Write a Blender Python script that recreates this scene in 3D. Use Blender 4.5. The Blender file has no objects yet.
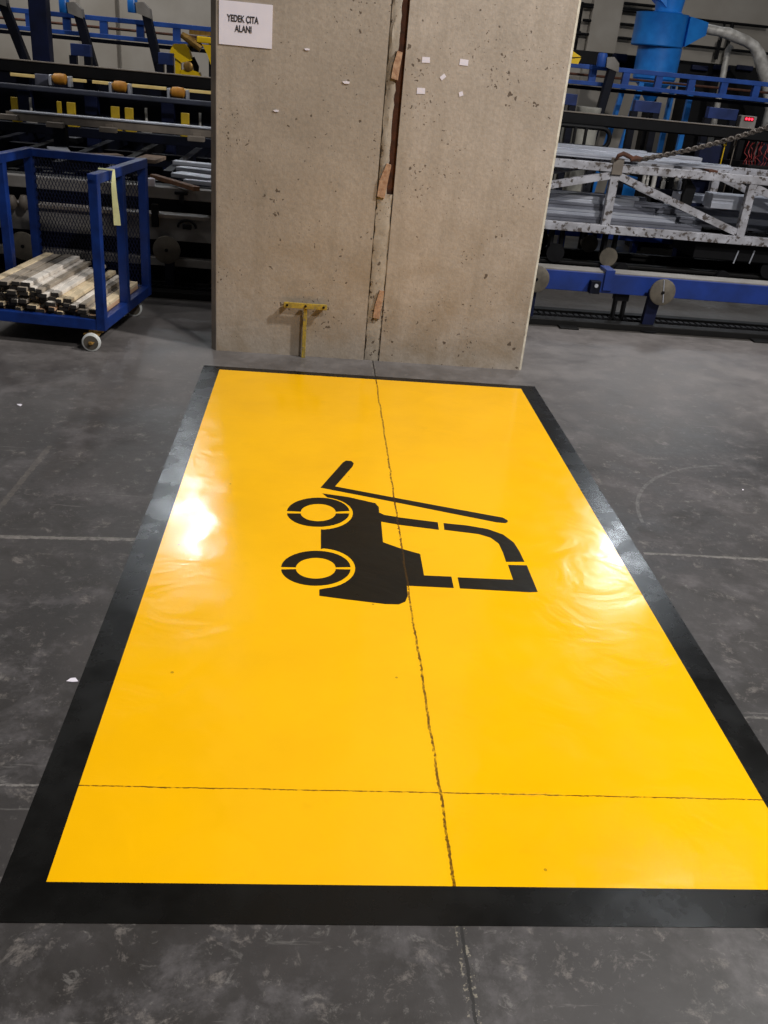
import bpy, bmesh, math, random
from mathutils import Vector, Matrix
random.seed(7)
S = bpy.context.scene
COL = S.collection
V = Vector

# ------------------------------------------------------------------ camera
F, PITCH, ROLL, YAW, EYE = 881.24, 0.470584, 0.0969786, 0.1032634, 1.6
cp, sp, cy_, sy_ = math.cos(PITCH), math.sin(PITCH), math.cos(YAW), math.sin(YAW)
FWD = V((sy_*cp, cy_*cp, -sp)); R0 = V((cy_, -sy_, 0)); U0 = R0.cross(FWD)
RT = math.cos(ROLL)*R0 + math.sin(ROLL)*U0
UP = -math.sin(ROLL)*R0 + math.cos(ROLL)*U0
EYEP = V((0, 0, EYE))
cam = bpy.data.cameras.new('camera'); camo = bpy.data.objects.new('camera', cam); COL.objects.link(camo)
cam.sensor_fit = 'VERTICAL'; cam.sensor_height = 32.0; cam.lens = F*32.0/1024; cam.clip_end = 100
m = Matrix((RT, UP, -FWD)).transposed().to_4x4(); m.translation = EYEP
camo.matrix_world = m
S.camera = camo

def ray(px, py): return FWD*F + (px-384)*RT - (py-512)*UP
def at(px, py, Y):                       # point of the photo at depth Y
    d = ray(px, py); return EYEP + d*(Y/d.y)
def fl(px, py, z=0.0):                   # point of the photo at height z
    d = ray(px, py); return EYEP + d*((z-EYE)/d.z)
def zat(px, py, Y): return at(px, py, Y).z
def xat(px, py, Y): return at(px, py, Y).x

# ------------------------------------------------------------------ materials
def lin(c):
    c = c/255.0
    return c/12.92 if c <= .04045 else ((c+.055)/1.055)**2.4
def L(rgb): return (lin(rgb[0]), lin(rgb[1]), lin(rgb[2]), 1)
class NT:
    def __init__(s, name):
        s.m = bpy.data.materials.new(name); s.m.use_nodes = True
        s.t = s.m.node_tree; s.n = s.t.nodes; s.b = s.n['Principled BSDF']
    def new(s, ty, **kw):
        n = s.n.new(ty)
        for k, v in kw.items():
            if k in n.inputs: n.inputs[k].default_value = v
            else: setattr(n, k, v)
        return n
    def link(s, a, b): s.t.links.new(a, b)
    def noise(s, vec, scale, detail=4, rough=.55, dist=0):
        n = s.new('ShaderNodeTexNoise'); n.inputs['Scale'].default_value = scale
        n.inputs['Detail'].default_value = detail; n.inputs['Roughness'].default_value = rough
        n.inputs['Distortion'].default_value = dist
        if vec: s.link(vec, n.inputs['Vector'])
        return n.outputs['Fac']
    def ramp(s, fac, stops):
        r = s.new('ShaderNodeValToRGB'); e = r.color_ramp.elements
        while len(e) < len(stops): e.new(.5)
        for i, (p, c) in enumerate(stops):
            e[i].position = p; e[i].color = c if isinstance(c, tuple) else (c, c, c, 1)
        s.link(fac, r.inputs[0]); return r.outputs[0]
    def mix(s, f, a, b, mode='MIX'):
        n = s.new('ShaderNodeMix', data_type='RGBA', blend_type=mode)
        if isinstance(f, (int, float)): n.inputs[0].default_value = f
        else: s.link(f, n.inputs[0])
        for i, q in ((6, a), (7, b)):
            if isinstance(q, tuple): n.inputs[i].default_value = q
            else: s.link(q, n.inputs[i])
        return n.outputs[2]
    def math(s, op, a, b=None, c=None):
        n = s.new('ShaderNodeMath', operation=op)
        for i, q in enumerate((a, b, c)):
            if q is None: continue
            if isinstance(q, (int, float)): n.inputs[i].default_value = q
            else: s.link(q, n.inputs[i])
        return n.outputs[0]
    def bump(s, h, strength=.3, dist=.01):
        b = s.new('ShaderNodeBump'); b.inputs['Strength'].default_value = strength
        b.inputs['Distance'].default_value = dist
        s.link(h, b.inputs['Height']); s.link(b.outputs[0], s.b.inputs['Normal'])

def paint(name, c1, c2=None, scale=14, rough=.5, metal=0, bump=.1, wear=None, wl=.62, spec=.5):
    """painted / dirty surface: two tones mixed by noise, optional worn patches"""
    k = NT(name); tc = k.new('ShaderNodeTexCoord').outputs['Object']
    c2 = c2 or tuple(int(x*.78) for x in c1)
    n = k.noise(tc, scale)
    col = k.mix(k.ramp(n, [(.35, 0.0), (.68, 1.0)]), L(c1), L(c2))
    if wear:
        w = k.ramp(k.noise(tc, scale*1.7, 6, .7), [(wl, 0.0), (wl+.04, 1.0)])
        col = k.mix(w, col, L(wear))
    k.link(col, k.b.inputs['Base Color'])
    k.b.inputs['Roughness'].default_value = rough; k.b.inputs['Metallic'].default_value = metal; k.b.inputs['Specular IOR Level'].default_value = spec
    if bump: k.bump(k.noise(tc, scale*4), bump, .004)
    return k.m

def joint_mask(k, pos):
    """sawn slab joints: x = .375 and y = 1.61, ragged edges"""
    sx = k.new('ShaderNodeSeparateXYZ'); k.link(pos, sx.inputs[0])
    X, Y = sx.outputs[0], sx.outputs[1]
    n1 = k.noise(pos, 6, 2); n2 = k.noise(pos, 70, 3, .7)
    wob = k.math('ADD', k.math('MULTIPLY', k.math('SUBTRACT', n1, .5), .016), k.math('MULTIPLY', k.math('SUBTRACT', n2, .5), .012))
    dx = k.math('ABSOLUTE', k.math('ADD', k.math('SUBTRACT', X, .375), wob))
    dy = k.math('ABSOLUTE', k.math('ADD', k.math('SUBTRACT', Y, 1.612), k.math('MULTIPLY', wob, .45)))
    mx = k.math('LESS_THAN', dx, k.math('MULTIPLY_ADD', n2, .0045, .0012))
    my = k.math('LESS_THAN', dy, k.math('MULTIPLY_ADD', n2, .003, .0004))
    return X, Y, mx, my, dx, n2

# concrete floor -------------------------------------------------------
k = NT('floor_concrete'); pos = k.new('ShaderNodeNewGeometry').outputs['Position']
X, Y, mx, my, dxf, nf = joint_mask(k, pos)
big = k.noise(pos, .9, 6, .62, .6); mid = k.noise(pos, 3.6, 9, .74, .15); fine = k.noise(pos, 38, 4, .6)
c = k.mix(k.ramp(big, [(.36, 0.0), (.66, 1.0)]), L((34, 31, 30)), L((62, 58, 57)))
c = k.mix(k.ramp(mid, [(.50, 0.0), (.64, .75)]), c, L((90, 86, 87)))
c = k.mix(k.ramp(k.noise(pos, 2.3, 5, .6, 1.5), [(.52, 0.0), (.66, .8)]), c, L((36, 32, 29)))
c = k.mix(k.ramp(k.noise(pos, 11, 8, .78, .35), [(.57, 0.0), (.66, .6)]), c, L((122, 115, 110)))
c = k.mix(k.ramp(k.noise(pos, 26, 6, .8, .6), [(.58, 0.0), (.66, .35)]), c, L((134, 130, 126)))
mp = k.new('ShaderNodeMapping'); mp.inputs['Rotation'].default_value = (0, 0, .5); mp.inputs['Scale'].default_value = (1.3, 14, 1)
k.link(pos, mp.inputs[0])
c = k.mix(k.ramp(k.noise(mp.outputs[0], 2.2, 5, .7), [(.63, 0.0), (.70, .35)]), c, L((138, 134, 130)))
c = k.mix(k.ramp(fine, [(.3, .35), (.55, 0.0)]), c, L((50, 47, 45)))
# dusty strip along the far end of the bay and around the column
far = k.math('SMOOTH_MIN', k.math('MAXIMUM', k.math('DIVIDE', k.math('SUBTRACT', Y, 3.7), 1.6), 0.0), 1.0, .2)
c = k.mix(k.math('MULTIPLY', k.math('MULTIPLY', far, k.math('LESS_THAN', Y, 6.2)), k.ramp(mid, [(.3, .35), (.6, .8)])), c, L((120, 115, 113)))
c = k.mix(k.math('MULTIPLY', k.math('GREATER_THAN', Y, 6.2), .7), c, L((52, 49, 45)))          # flat darker tone under the machines
# scraped straight lines: y = 2.8 / 1.93 beside the bay, and two tyre scrapes
def seg(x0, y0, x1, y1, w, colr, stren):
    global c
    dx, dy = x1-x0, y1-y0; ln = math.hypot(dx, dy)
    u = k.math('ADD', k.math('MULTIPLY', k.math('SUBTRACT', X, x0), dx/ln), k.math('MULTIPLY', k.math('SUBTRACT', Y, y0), dy/ln))
    v = k.math('ADD', k.math('MULTIPLY', k.math('SUBTRACT', X, x0), -dy/ln), k.math('MULTIPLY', k.math('SUBTRACT', Y, y0), dx/ln))
    v = k.math('ABSOLUTE', k.math('ADD', v, k.math('MULTIPLY', k.math('SUBTRACT', fine, .5), .02)))
    a = k.math('MULTIPLY', k.math('GREATER_THAN', u, 0.0), k.math('LESS_THAN', u, ln))
    a = k.math('MULTIPLY', a, k.math('LESS_THAN', v, k.math('MULTIPLY', mid, w*2)))
    a = k.math('MULTIPLY', a, k.ramp(fine, [(.35, .3), (.6, 1.0)]))
    c = k.mix(k.math('MULTIPLY', a, stren), c, L(colr))
seg(-1.6, 2.76, -.58, 2.815, .011, (135, 130, 124), .6)
seg(1.32, 2.89, 2.6, 2.88, .008, (135, 130, 124), .55)
seg(1.12, 1.935, 2.3, 1.93, .005, (130, 126, 120), .6)
seg(-1.5, 1.6, -.59, 1.61, .003, (150, 145, 140), .6)
seg(-1.13, 2.9, -1.10, 3.6, .012, (110, 102, 94), .35)
seg(1.262, 2.33, 1.258, 2.50, .005, (210, 190, 90), .6)
rx = k.math('SUBTRACT', X, 2.11); ry = k.math('SUBTRACT', Y, 3.1)
rad = k.math('SQRT', k.math('ADD', k.math('MULTIPLY', rx, rx), k.math('MULTIPLY', ry, ry)))
am = k.math('LESS_THAN', k.math('ABSOLUTE', k.math('SUBTRACT', rad, .71)), .008)
am = k.math('MULTIPLY', am, k.math('MULTIPLY', k.math('LESS_THAN', X, 2.02), k.math('GREATER_THAN', Y, 3.15)))
c = k.mix(k.math('MULTIPLY', am, k.ramp(fine, [(.35, .05), (.6, .4)])), c, L((112, 110, 108)))   # tyre scrub arc
# joint: pale rubble edge and dark core
edge = k.math('MULTIPLY', k.math('LESS_THAN', dxf, .013), k.ramp(nf, [(.55, 0.0), (.6, 1.0)]))
c = k.mix(k.math('MULTIPLY', edge, .55), c, L((150, 142, 125)))
c = k.mix(mx, c, L((22, 19, 17)))
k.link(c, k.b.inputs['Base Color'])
r = k.ramp(k.math('ADD', k.math('MULTIPLY', mid, .6), k.math('MULTIPLY', big, .4)), [(.38, .38), (.62, .62)])
k.link(r, k.b.inputs['Roughness'])
k.bump(k.math('SUBTRACT', k.math('ADD', fine, k.math('MULTIPLY', mid, 1.5)), k.math('MULTIPLY', mx, 4)), .12, .004)
M_floor = k.m

def bay_paint(name, c1, c2, crack, rough, spots=None, spec=.5, bst=.16):
    k = NT(name); pos = k.new('ShaderNodeNewGeometry').outputs['Position']
    X, Y, mx, my, dxf, nf = joint_mask(k, pos)
    n = k.noise(pos, 2.2, 5, .6)
    c = k.mix(k.ramp(n, [(.4, 0.0), (.75, 1.0)]), L(c1), L(c2))
    if spots:
        c = k.mix(k.ramp(k.noise(pos, 5, 4, .65), [(.64, 0.0), (.8, .5)]), c, L(spots))
        vo = k.new('ShaderNodeTexVoronoi'); vo.inputs['Scale'].default_value = 4.5; k.link(pos, vo.inputs['Vector'])
        c = k.mix(k.math('MULTIPLY', k.math('LESS_THAN', vo.outputs['Distance'], .022), .6), c, L((120, 84, 20)))
    br = k.ramp(k.noise(pos, 60, 4, .7), [(.36, .25), (.52, 1.0)])
    j = k.math('MAXIMUM', mx, my)
    c = k.mix(k.math('MULTIPLY', j, br), c, L(crack))
    k.link(c, k.b.inputs['Base Color'])
    k.link(k.ramp(k.noise(pos, 7, 4, .6), [(.35, rough*.8), (.7, rough*1.35)]), k.b.inputs['Roughness'])
    k.b.inputs['IOR'].default_value = 1.5; k.b.inputs['Specular IOR Level'].default_value = spec
    h = k.math('SUBTRACT', k.math('ADD', k.math('MULTIPLY', k.noise(pos, 4.5, 3, .5, .8), 3.2), k.math('MULTIPLY', k.noise(pos, 90, 2), .12)), k.math('MULTIPLY', j, 2))
    k.bump(h, bst, .008)
    return k.m
M_yellow = bay_paint('yellow_floor_paint', (243, 181, 0), (235, 174, 0), (105, 68, 8), .155, (220, 162, 4), spec=.36, bst=.13)
M_black = bay_paint('black_floor_paint', (10, 9, 7), (7, 6, 5), (5, 5, 5), .26, spec=.34, bst=.04)
M_picto = bay_paint('stencil_black_paint', (26, 22, 14), (19, 16, 11), (60, 40, 10), .34, spec=.2)

def concrete(name, ca, cb, pit, two=False):
    k = NT(name); pos = k.new('ShaderNodeTexCoord').outputs['Object']
    c = k.mix(k.ramp(k.noise(pos, 1.5, 6, .6, .4), [(.35, 0.0), (.7, 1.0)]), L(ca), L(cb))
    c = k.mix(k.ramp(k.noise(pos, 60, 4, .6), [(.4, .22), (.6, 0.0)]), c, L(tuple(int(q*.7) for q in ca)))
    c = k.mix(k.ramp(k.noise(pos, 4.5, 7, .7, .8), [(.55, 0.0), (.75, .35)]), c, L((118, 110, 98)))
    if two:      # the two cast halves differ in tone; damp brown stains low down
        sx = k.new('ShaderNodeSeparateXYZ'); k.link(pos, sx.inputs[0])
        c = k.mix(k.math('LESS_THAN', sx.outputs[0], 0.0), c, L((234, 233, 230)), 'MULTIPLY')
        lo = k.math('MAXIMUM', k.math('SUBTRACT', 1.0, k.math('MULTIPLY', sx.outputs[2], .8)), 0.0)
        c = k.mix(k.math('MULTIPLY', lo, k.ramp(k.noise(pos, 4, 6, .65, .5), [(.42, 0.0), (.66, .75)])), c, L((136, 118, 94)))
        mp = k.new('ShaderNodeMapping'); mp.inputs['Scale'].default_value = (9, 9, .7); k.link(pos, mp.inputs[0])
        c = k.mix(k.ramp(k.noise(mp.outputs[0], 1, 4, .6), [(.5, 0.0), (.75, .4)]), c, L((132, 120, 104)))
    vo = k.new('ShaderNodeTexVoronoi'); vo.inputs['Scale'].default_value = 17
    wv = k.new('ShaderNodeMix', data_type='VECTOR'); wv.inputs[0].default_value = .05
    nz = k.new('ShaderNodeTexNoise'); nz.inputs['Scale'].default_value = 30; k.link(pos, nz.inputs['Vector'])
    k.link(pos, wv.inputs[4]); k.link(nz.outputs['Color'], wv.inputs[5]); k.link(wv.outputs[1], vo.inputs['Vector'])
    region = k.ramp(k.noise(pos, 3.0, 3, .6), [(.38, 0.0), (.70, .15)])
    pm = k.math('LESS_THAN', vo.outputs['Distance'], k.math('MULTIPLY', region, pit))
    vo2 = k.new('ShaderNodeTexVoronoi'); vo2.inputs['Scale'].default_value = 42; k.link(wv.outputs[1], vo2.inputs['Vector'])
    pm2 = k.math('LESS_THAN', vo2.outputs['Distance'], k.math('MULTIPLY', k.ramp(k.noise(pos, 5, 3, .6), [(.45, 0.0), (.72, .24)]), pit))
    pm = k.math('MAXIMUM', pm, pm2)
    c = k.mix(k.math('MULTIPLY', pm, .8), c, L((66, 50, 36)))
    k.link(c, k.b.inputs['Base Color']); k.b.inputs['Roughness'].default_value = .85
    k.bump(k.math('SUBTRACT', k.noise(pos, 45, 5), k.math('MULTIPLY', pm, 2)), .35, .006)
    return k.m
M_conc = concrete('column_concrete', (184, 171, 158), (162, 150, 137), 1.25, True)
M_mortar = concrete('rough_mortar', (172, 161, 147), (132, 120, 104), 2.6)
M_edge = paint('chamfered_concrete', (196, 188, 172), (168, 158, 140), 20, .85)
M_wall = paint('wall_panel', (170, 164, 156), (150, 143, 133), 1.2, .8, bump=.05)
M_brick = paint('salmon_brick', (178, 144, 116), (140, 104, 78), 40, .9, bump=.4)
M_rust = paint('rust_brown', (92, 54, 36), (60, 38, 28), 20, .85)
M_paper = paint('white_paper', (226, 220, 230), (218, 212, 222), 6, .7, bump=0)
M_ink = paint('dark_ink', (42, 40, 48), None, 6, .7, bump=0)
M_ybrk = paint('worn_yellow_steel', (178, 150, 48), (136, 116, 52), 40, .6, wear=(120, 108, 86), wl=.56)
M_blue = paint('cart_blue', (18, 48, 116), (13, 34, 86), 9, .42, spec=.3)
M_bblue = paint('beam_blue', (16, 48, 124), (12, 38, 98), 5, .5)
M_mblue = paint('truss_blue', (40, 82, 164), (30, 62, 128), 5, .5, spec=.3)
M_gant = paint('gantry_blue', (40, 58, 112), (28, 42, 84), 6, .5, spec=.3)
M_cyc = paint('cyclone_blue', (34, 128, 214), (24, 100, 182), 4, .38)
M_navy = paint('navy_steel', (16, 24, 56), (10, 15, 36), 5, .5, spec=.25)
M_dnavy = paint('dark_navy_steel', (10, 14, 30), (6, 8, 17), 7, .55, spec=.2)
M_dark = paint('blackened_steel', (13, 13, 16), (7, 7, 9), 9, .6, spec=.2)
M_rail = paint('greasy_black_rail', (16, 15, 15), (9, 8, 8), 8, .6, spec=.25)
M_disc = paint('dull_disc_steel', (98, 91, 80), (70, 64, 56), 12, .7)
M_grey = paint('grey_machine_paint', (134, 130, 126), (108, 103, 98), 5, .6)
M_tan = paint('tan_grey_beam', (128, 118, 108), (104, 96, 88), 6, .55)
M_white = paint('chipped_white_paint', (176, 176, 184), (134, 132, 136), 9, .55, wear=(78, 70, 66), wl=.54)
M_alu = paint('aluminium', (205, 208, 218), (180, 184, 196), 3, .38, .55, .03)
M_film = paint('dull_aluminium', (120, 122, 132), (96, 98, 108), 3, .5, .4, .03)
M_chrome = paint('galvanised_duct', (206, 203, 198), (158, 154, 148), 12, .4, .2, .2)
M_yel = paint('robot_yellow', (236, 196, 8), (214, 172, 6), 5, .45)
M_oran = paint('amber_rubber', (196, 136, 40), (160, 104, 28), 10, .5)
M_brass = paint('brassy_bracket', (170, 132, 66), (120, 92, 48), 25, .4, .5)
M_rubber = paint('pale_wheel', (214, 216, 214), (190, 192, 190), 20, .5)
M_wire = paint('red_cable', (140, 40, 40), None, 20, .5)
M_ribbon = paint('pale_ribbon', (212, 214, 164), (190, 190, 140), 14, .7)
M_deck = paint('deck_plate', (50, 48, 50), (36, 34, 36), 8, .6)
M_drum = paint('drum_grey', (170, 168, 160), (140, 138, 130), 8, .5)
M_warm = paint('pale_glint_bar', (250, 222, 150), (232, 200, 126), 8, .3, .0, 0)  # pale colour stands in for the bright light on the bars
k = NT('red_lamp'); k.b.inputs['Base Color'].default_value = L((255, 30, 40)); k.b.inputs['Emission Color'].default_value = (1, .02, .05, 1); k.b.inputs['Emission Strength'].default_value = 4
M_led = k.m
def wood(name, ca, cb):
    k = NT(name); o = k.new('ShaderNodeTexCoord').outputs['Object']
    mp = k.new('ShaderNodeMapping'); mp.inputs['Scale'].default_value = (30, 2.2, 30); k.link(o, mp.inputs[0])
    c = k.mix(k.ramp(k.noise(mp.outputs[0], 1.5, 5, .6), [(.35, 0.0), (.7, 1.0)]), L(ca), L(cb))
    c = k.mix(k.ramp(k.noise(o, 7, 5, .7), [(.56, 0.0), (.66, .6)]), c, L((96, 84, 74)))
    sx = k.new('ShaderNodeSeparateXYZ'); k.link(o, sx.inputs[0])
    e = k.math('LESS_THAN', k.math('ADD', sx.outputs[1], k.math('MULTIPLY', k.noise(o, 25), .03)), .018)
    c = k.mix(e, c, L((36, 32, 30)))          # darker butt ends
    k.link(c, k.b.inputs['Base Color']); k.b.inputs['Roughness'].default_value = .75
    k.bump(k.noise(mp.outputs[0], 3), .3, .003)
    return k.m
M_wood = [wood('pale_pine', (226, 206, 172), (196, 176, 142)), wood('whitewashed_wood', (232, 224, 214), (206, 196, 184)),
          wood('weathered_grey_wood', (170, 158, 142), (132, 120, 106)), wood('salmon_wood', (196, 160, 130), (172, 138, 108))]

# ------------------------------------------------------------------ mesh helpers
class MB:
    def __init__(s): s.bm = bmesh.new()
    def box(s, x0, x1, y0, y1, z0, z1, bev=0):
        return s.obox(V(((x0+x1)/2, (y0+y1)/2, (z0+z1)/2)), V((1, 0, 0)), V((0, 1, 0)), V((0, 0, 1)), abs(x1-x0), abs(y1-y0), abs(z1-z0), bev)
    def obox(s, c, ax, ay, az, lx, ly, lz, bev=0):
        vs = []
        for i in (-1, 1):
            for j in (-1, 1):
                for q in (-1, 1): vs.append(s.bm.verts.new(c + ax*(i*lx/2) + ay*(j*ly/2) + az*(q*lz/2)))
        fs = [(0, 1, 3, 2), (4, 6, 7, 5), (0, 4, 5, 1), (2, 3, 7, 6), (0, 2, 6, 4), (1, 5, 7, 3)]
        ff = [s.bm.faces.new([vs[i] for i in f]) for f in fs]
        if bev > 0:
            es = list({e for f in ff for e in f.edges})
            bmesh.ops.bevel(s.bm, geom=es, offset=bev, segments=2, affect='EDGES', profile=.5)
        return s
    def bar(s, p, q, w, h, upv=V((0, 0, 1)), bev=0):
        p, q = V(p), V(q); a = (q-p); ln = a.length; a = a/ln
        b = a.cross(upv)
        if b.length < 1e-4: b = a.cross(V((0, 1, 0)))
        b.normalize(); c = b.cross(a)
        return s.obox((p+q)/2, a, b, c, ln, w, h, bev)
    def path(s, pts, r, seg=12, closed=False, caps=True):
        pts = [V(p) for p in pts]; n = len(pts); rings = []
        rr = r if isinstance(r, (list, tuple)) else [r]*n
        prev = None
        for i, p in enumerate(pts):
            a = pts[(i+1) % n] if (closed or i < n-1) else p
            b = pts[i-1] if (closed or i > 0) else p
            t = (a-b).normalized()
            if prev is None:
                u = t.cross(V((0, 0, 1)));
                if u.length < 1e-3: u = t.cross(V((0, 1, 0)))
            else: u = prev - t*prev.dot(t)
            u.normalize(); prev = u; w = t.cross(u)
            rings.append([s.bm.verts.new(p + (u*math.cos(2*math.pi*j/seg) + w*math.sin(2*math.pi*j/seg))*rr[i]) for j in range(seg)])
        for i in range(n if closed else n-1):
            A, B = rings[i], rings[(i+1) % n]
            for j in range(seg): s.bm.faces.new((A[j], A[(j+1) % seg], B[(j+1) % seg], B[j]))
        if caps and not closed:
            s.bm.faces.new(rings[0][::-1]); s.bm.faces.new(rings[-1])
        return s
    def lathe(s, c, prof, axis='Z', seg=28):
        c = V(c); rings = []
        for (r, h) in prof:
            ring = []
            for j in range(seg):
                a = 2*math.pi*j/seg; x, y = r*math.cos(a), r*math.sin(a)
                d = {'Z': V((x, y, h)), 'Y': V((x, h, y)), 'X': V((h, x, y))}[axis]
                ring.append(s.bm.verts.new(c+d))
            rings.append(ring)
        for A, B in zip(rings, rings[1:]):
            for j in range(seg): s.bm.faces.new((A[j], A[(j+1) % seg], B[(j+1) % seg], B[j]))
        s.bm.faces.new(rings[0][::-1]); s.bm.faces.new(rings[-1])
        return s
    def prism(s, pts, off):
        a = [s.bm.verts.new(V(p)) for p in pts]; b = [s.bm.verts.new(V(p)+V(off)) for p in pts]
        f1 = s.bm.faces.new(a); f2 = s.bm.faces.new(b[::-1]); n = len(a); f1.normal_update(); f2.normal_update()
        for i in range(n): s.bm.faces.new((a[i], b[i], b[(i+1) % n], a[(i+1) % n]))
        bmesh.ops.triangulate(s.bm, faces=[f1, f2])
        return s
    def build(s, name, mat, parent=None, smooth=False):
        bmesh.ops.recalc_face_normals(s.bm, faces=s.bm.faces)
        me = bpy.data.meshes.new(name); 
        if parent is not None:
            w = world(parent)
            if w.length > 0: bmesh.ops.translate(s.bm, verts=s.bm.verts, vec=-w)
        s.bm.to_mesh(me); s.bm.free()
        if smooth:
            for p in me.polygons: p.use_smooth = True
            me.set_sharp_from_angle(angle=math.radians(35))
        me.materials.append(mat)
        o = bpy.data.objects.new(name, me); COL.objects.link(o); o.parent = parent
        return o
def world(o):
    w = V((0, 0, 0))
    while o: w = w + o.location; o = o.parent
    return w
def tag(o, label, cat, group=None, kind=None):
    o['label'] = label; o['category'] = cat
    if group: o['group'] = group
    if kind: o['kind'] = kind
    return o
def thing(name, loc, label, cat, group=None):
    o = bpy.data.objects.new(name, None); COL.objects.link(o); o.location = loc; o.empty_display_size = .1
    return tag(o, label, cat, group)
def solo(mb, name, mat, base, label, cat, group=None, smooth=False):
    """a thing that is one mesh: origin moved to its base point"""
    base = V(base); bmesh.ops.translate(mb.bm, verts=mb.bm.verts, vec=-base)
    o = mb.build(name, mat, None, smooth); o.location = base
    return tag(o, label, cat, group)
def copy_tree(o, parent=None):
    c = o.copy(); COL.objects.link(c); c.parent = parent
    for ch in [q for q in bpy.data.objects if q.parent == o]: copy_tree(ch, c)
    return c

# ------------------------------------------------------------------ setting
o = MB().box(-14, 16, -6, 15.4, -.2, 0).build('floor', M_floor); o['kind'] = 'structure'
WY = 15.0
o = MB().box(-14, 16, WY, WY+.3, -.1, 8).build('wall_back', M_wall); o['kind'] = 'structure'
# pilasters / panel strips on the back wall
for i, (px, w) in enumerate(((100, .5), (604, .45))):
    x = xat(px, 20, WY)
    o = MB().box(x-w/2, x+w/2, WY-.12, WY+.02, -.05, 7.9, .01).build('trim_%d' % (i+1), M_wall); o['kind'] = 'structure'

# ------------------------------------------------------------------ concrete column
CY = 5.117; CX0, CX1 = -.555, 1.27; CH = 6.5; CD = .62
col = thing('concrete_column', (.36, CY+CD/2, 0), 'massive bare concrete column with a rough vertical seam, at the head of the yellow bay', 'column')
gx0, gx1 = .318, .412
ch = .03
MB().prism([(CX0-ch, CY+ch, 0), (CX0, CY, 0), (gx0, CY, 0), (gx0, CY+.03, 0), (gx1, CY+.03, 0), (gx1, CY, 0), (CX1, CY, 0), (CX1, CY+CD, 0), (CX0-ch, CY+CD, 0)], (0, 0, CH)).build('column_body', M_conc, col)
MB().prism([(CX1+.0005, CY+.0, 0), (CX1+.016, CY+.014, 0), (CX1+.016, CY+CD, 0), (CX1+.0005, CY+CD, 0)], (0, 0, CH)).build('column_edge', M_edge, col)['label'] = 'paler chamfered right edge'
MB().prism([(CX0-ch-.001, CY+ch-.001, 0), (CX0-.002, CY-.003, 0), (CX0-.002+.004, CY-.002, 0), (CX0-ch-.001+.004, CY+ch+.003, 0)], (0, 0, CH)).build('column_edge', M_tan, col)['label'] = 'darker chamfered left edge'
# mortar packed in the seam: rough heightfield strips
def strip(x0, x1, z0, z1, yb, amp, nx, nz):
    mb = MB(); g = []
    for i in range(nz+1):
        row = []
        for j in range(nx+1):
            edge = (j in (0, nx))
            x = x0+(x1-x0)*j/nx + (random.uniform(-.005, .005))
            z = z0+(z1-z0)*i/nz
            y = yb - random.uniform(0, amp)*(0 if edge else 1)
            row.append(mb.bm.verts.new((x, y, z)))
        g.append(row)
    for i in range(nz):
        for j in range(nx): mb.bm.faces.new((g[i][j], g[i][j+1], g[i+1][j+1], g[i+1][j]))
    # close it towards the back
    bk = [mb.bm.verts.new((x, CY+.029, z)) for (x, z) in ((x0, z0), (x1, z0), (x1, z1), (x0, z1))]
    mb.bm.faces.new([g[0][0]]+[g[0][j] for j in range(1, nx+1)]+[bk[1], bk[0]])
    mb.bm.faces.new([g[nz][j] for j in range(nx+1)]+[bk[2], bk[3]])
    mb.bm.faces.new([g[i][0] for i in range(nz+1)]+[bk[3], bk[0]])
    mb.bm.faces.new([g[i][nx] for i in range(nz+1)]+[bk[2], bk[1]])
    return mb
strip(gx0+.007, gx1-.004, 0, .95, CY+.006, .007, 5, 40).build('mortar_filling', M_mortar, col, True)
strip(gx0+.007, .372, .95, CH, CY+.008, .009, 4, 160).build('mortar_filling', M_mortar, col, True)
MB().box(.3725, gx1, CY+.0245, CY+.031, .95, CH).build('seam_shadow_strip', M_rust, col)['label'] = 'brown painted shadow strip in the recessed seam'  # brown strip paints the shadow line of the recessed channel
for (px0, px1, py0, py1, lean) in ((377, 391, 165, 196, .02), (373, 380, 291, 317, .008), (391, 398, 52, 78, .004)):
    a = at(px0, py1, CY); b = at(px1, py0, CY)
    MB().prism([(a.x, CY-.012, a.z), (a.x+.035+lean*.3, CY-.010, a.z-.008), (a.x+.045+lean, CY-.006, b.z), (a.x+.018+lean, CY-.012, b.z+.006), (a.x+.006, CY-.012, (a.z+b.z)/2)], (0, .022, 0)).build('brick_fragment', M_brick, col)['label'] = 'salmon broken brick in the seam'

# sign on the column
c0 = at(218, -1, CY); c1 = at(272, 49, CY)
sx0, sx1, sz1, sz0 = at(219, 42, CY).x, at(272.3, 27, CY).x, at(272, 5, CY).z, at(272, 49, CY).z
sg = thing('paper_sign', ((sx0+sx1)/2, CY, sz0), 'white paper sign reading YEDEK ÇITA ALANI on the upper left of the column', 'sign')
MB().box(sx0, sx1, CY-.004, CY-.0005, sz0, sz1).build('sheet', M_paper, sg)
def text(body, size, cx, cz, y, mat, parent, name='lettering', width=None):
    cu = bpy.data.curves.new('t', 'FONT'); cu.body = body; cu.size = size; cu.align_x = 'CENTER'; cu.align_y = 'CENTER'; cu.extrude = .0006; cu.offset = .0012
    t = bpy.data.objects.new('t', cu); COL.objects.link(t)
    dg = bpy.context.evaluated_depsgraph_get(); me = bpy.data.meshes.new_from_object(t.evaluated_get(dg))
    bpy.data.objects.remove(t)
    xs = [v.co.x for v in me.vertices]; k_ = (width/(max(xs)-min(xs))) if width else 1
    w = world(parent)
    me.transform(Matrix.Translation(V((cx, y, cz))-w) @ Matrix.Rotation(math.pi/2, 4, 'X') @ Matrix.Scale(k_, 4, (1, 0, 0)))
    me.materials.clear(); me.materials.append(mat)
    o = bpy.data.objects.new(name, me); COL.objects.link(o); o.parent = parent; return o
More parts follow.
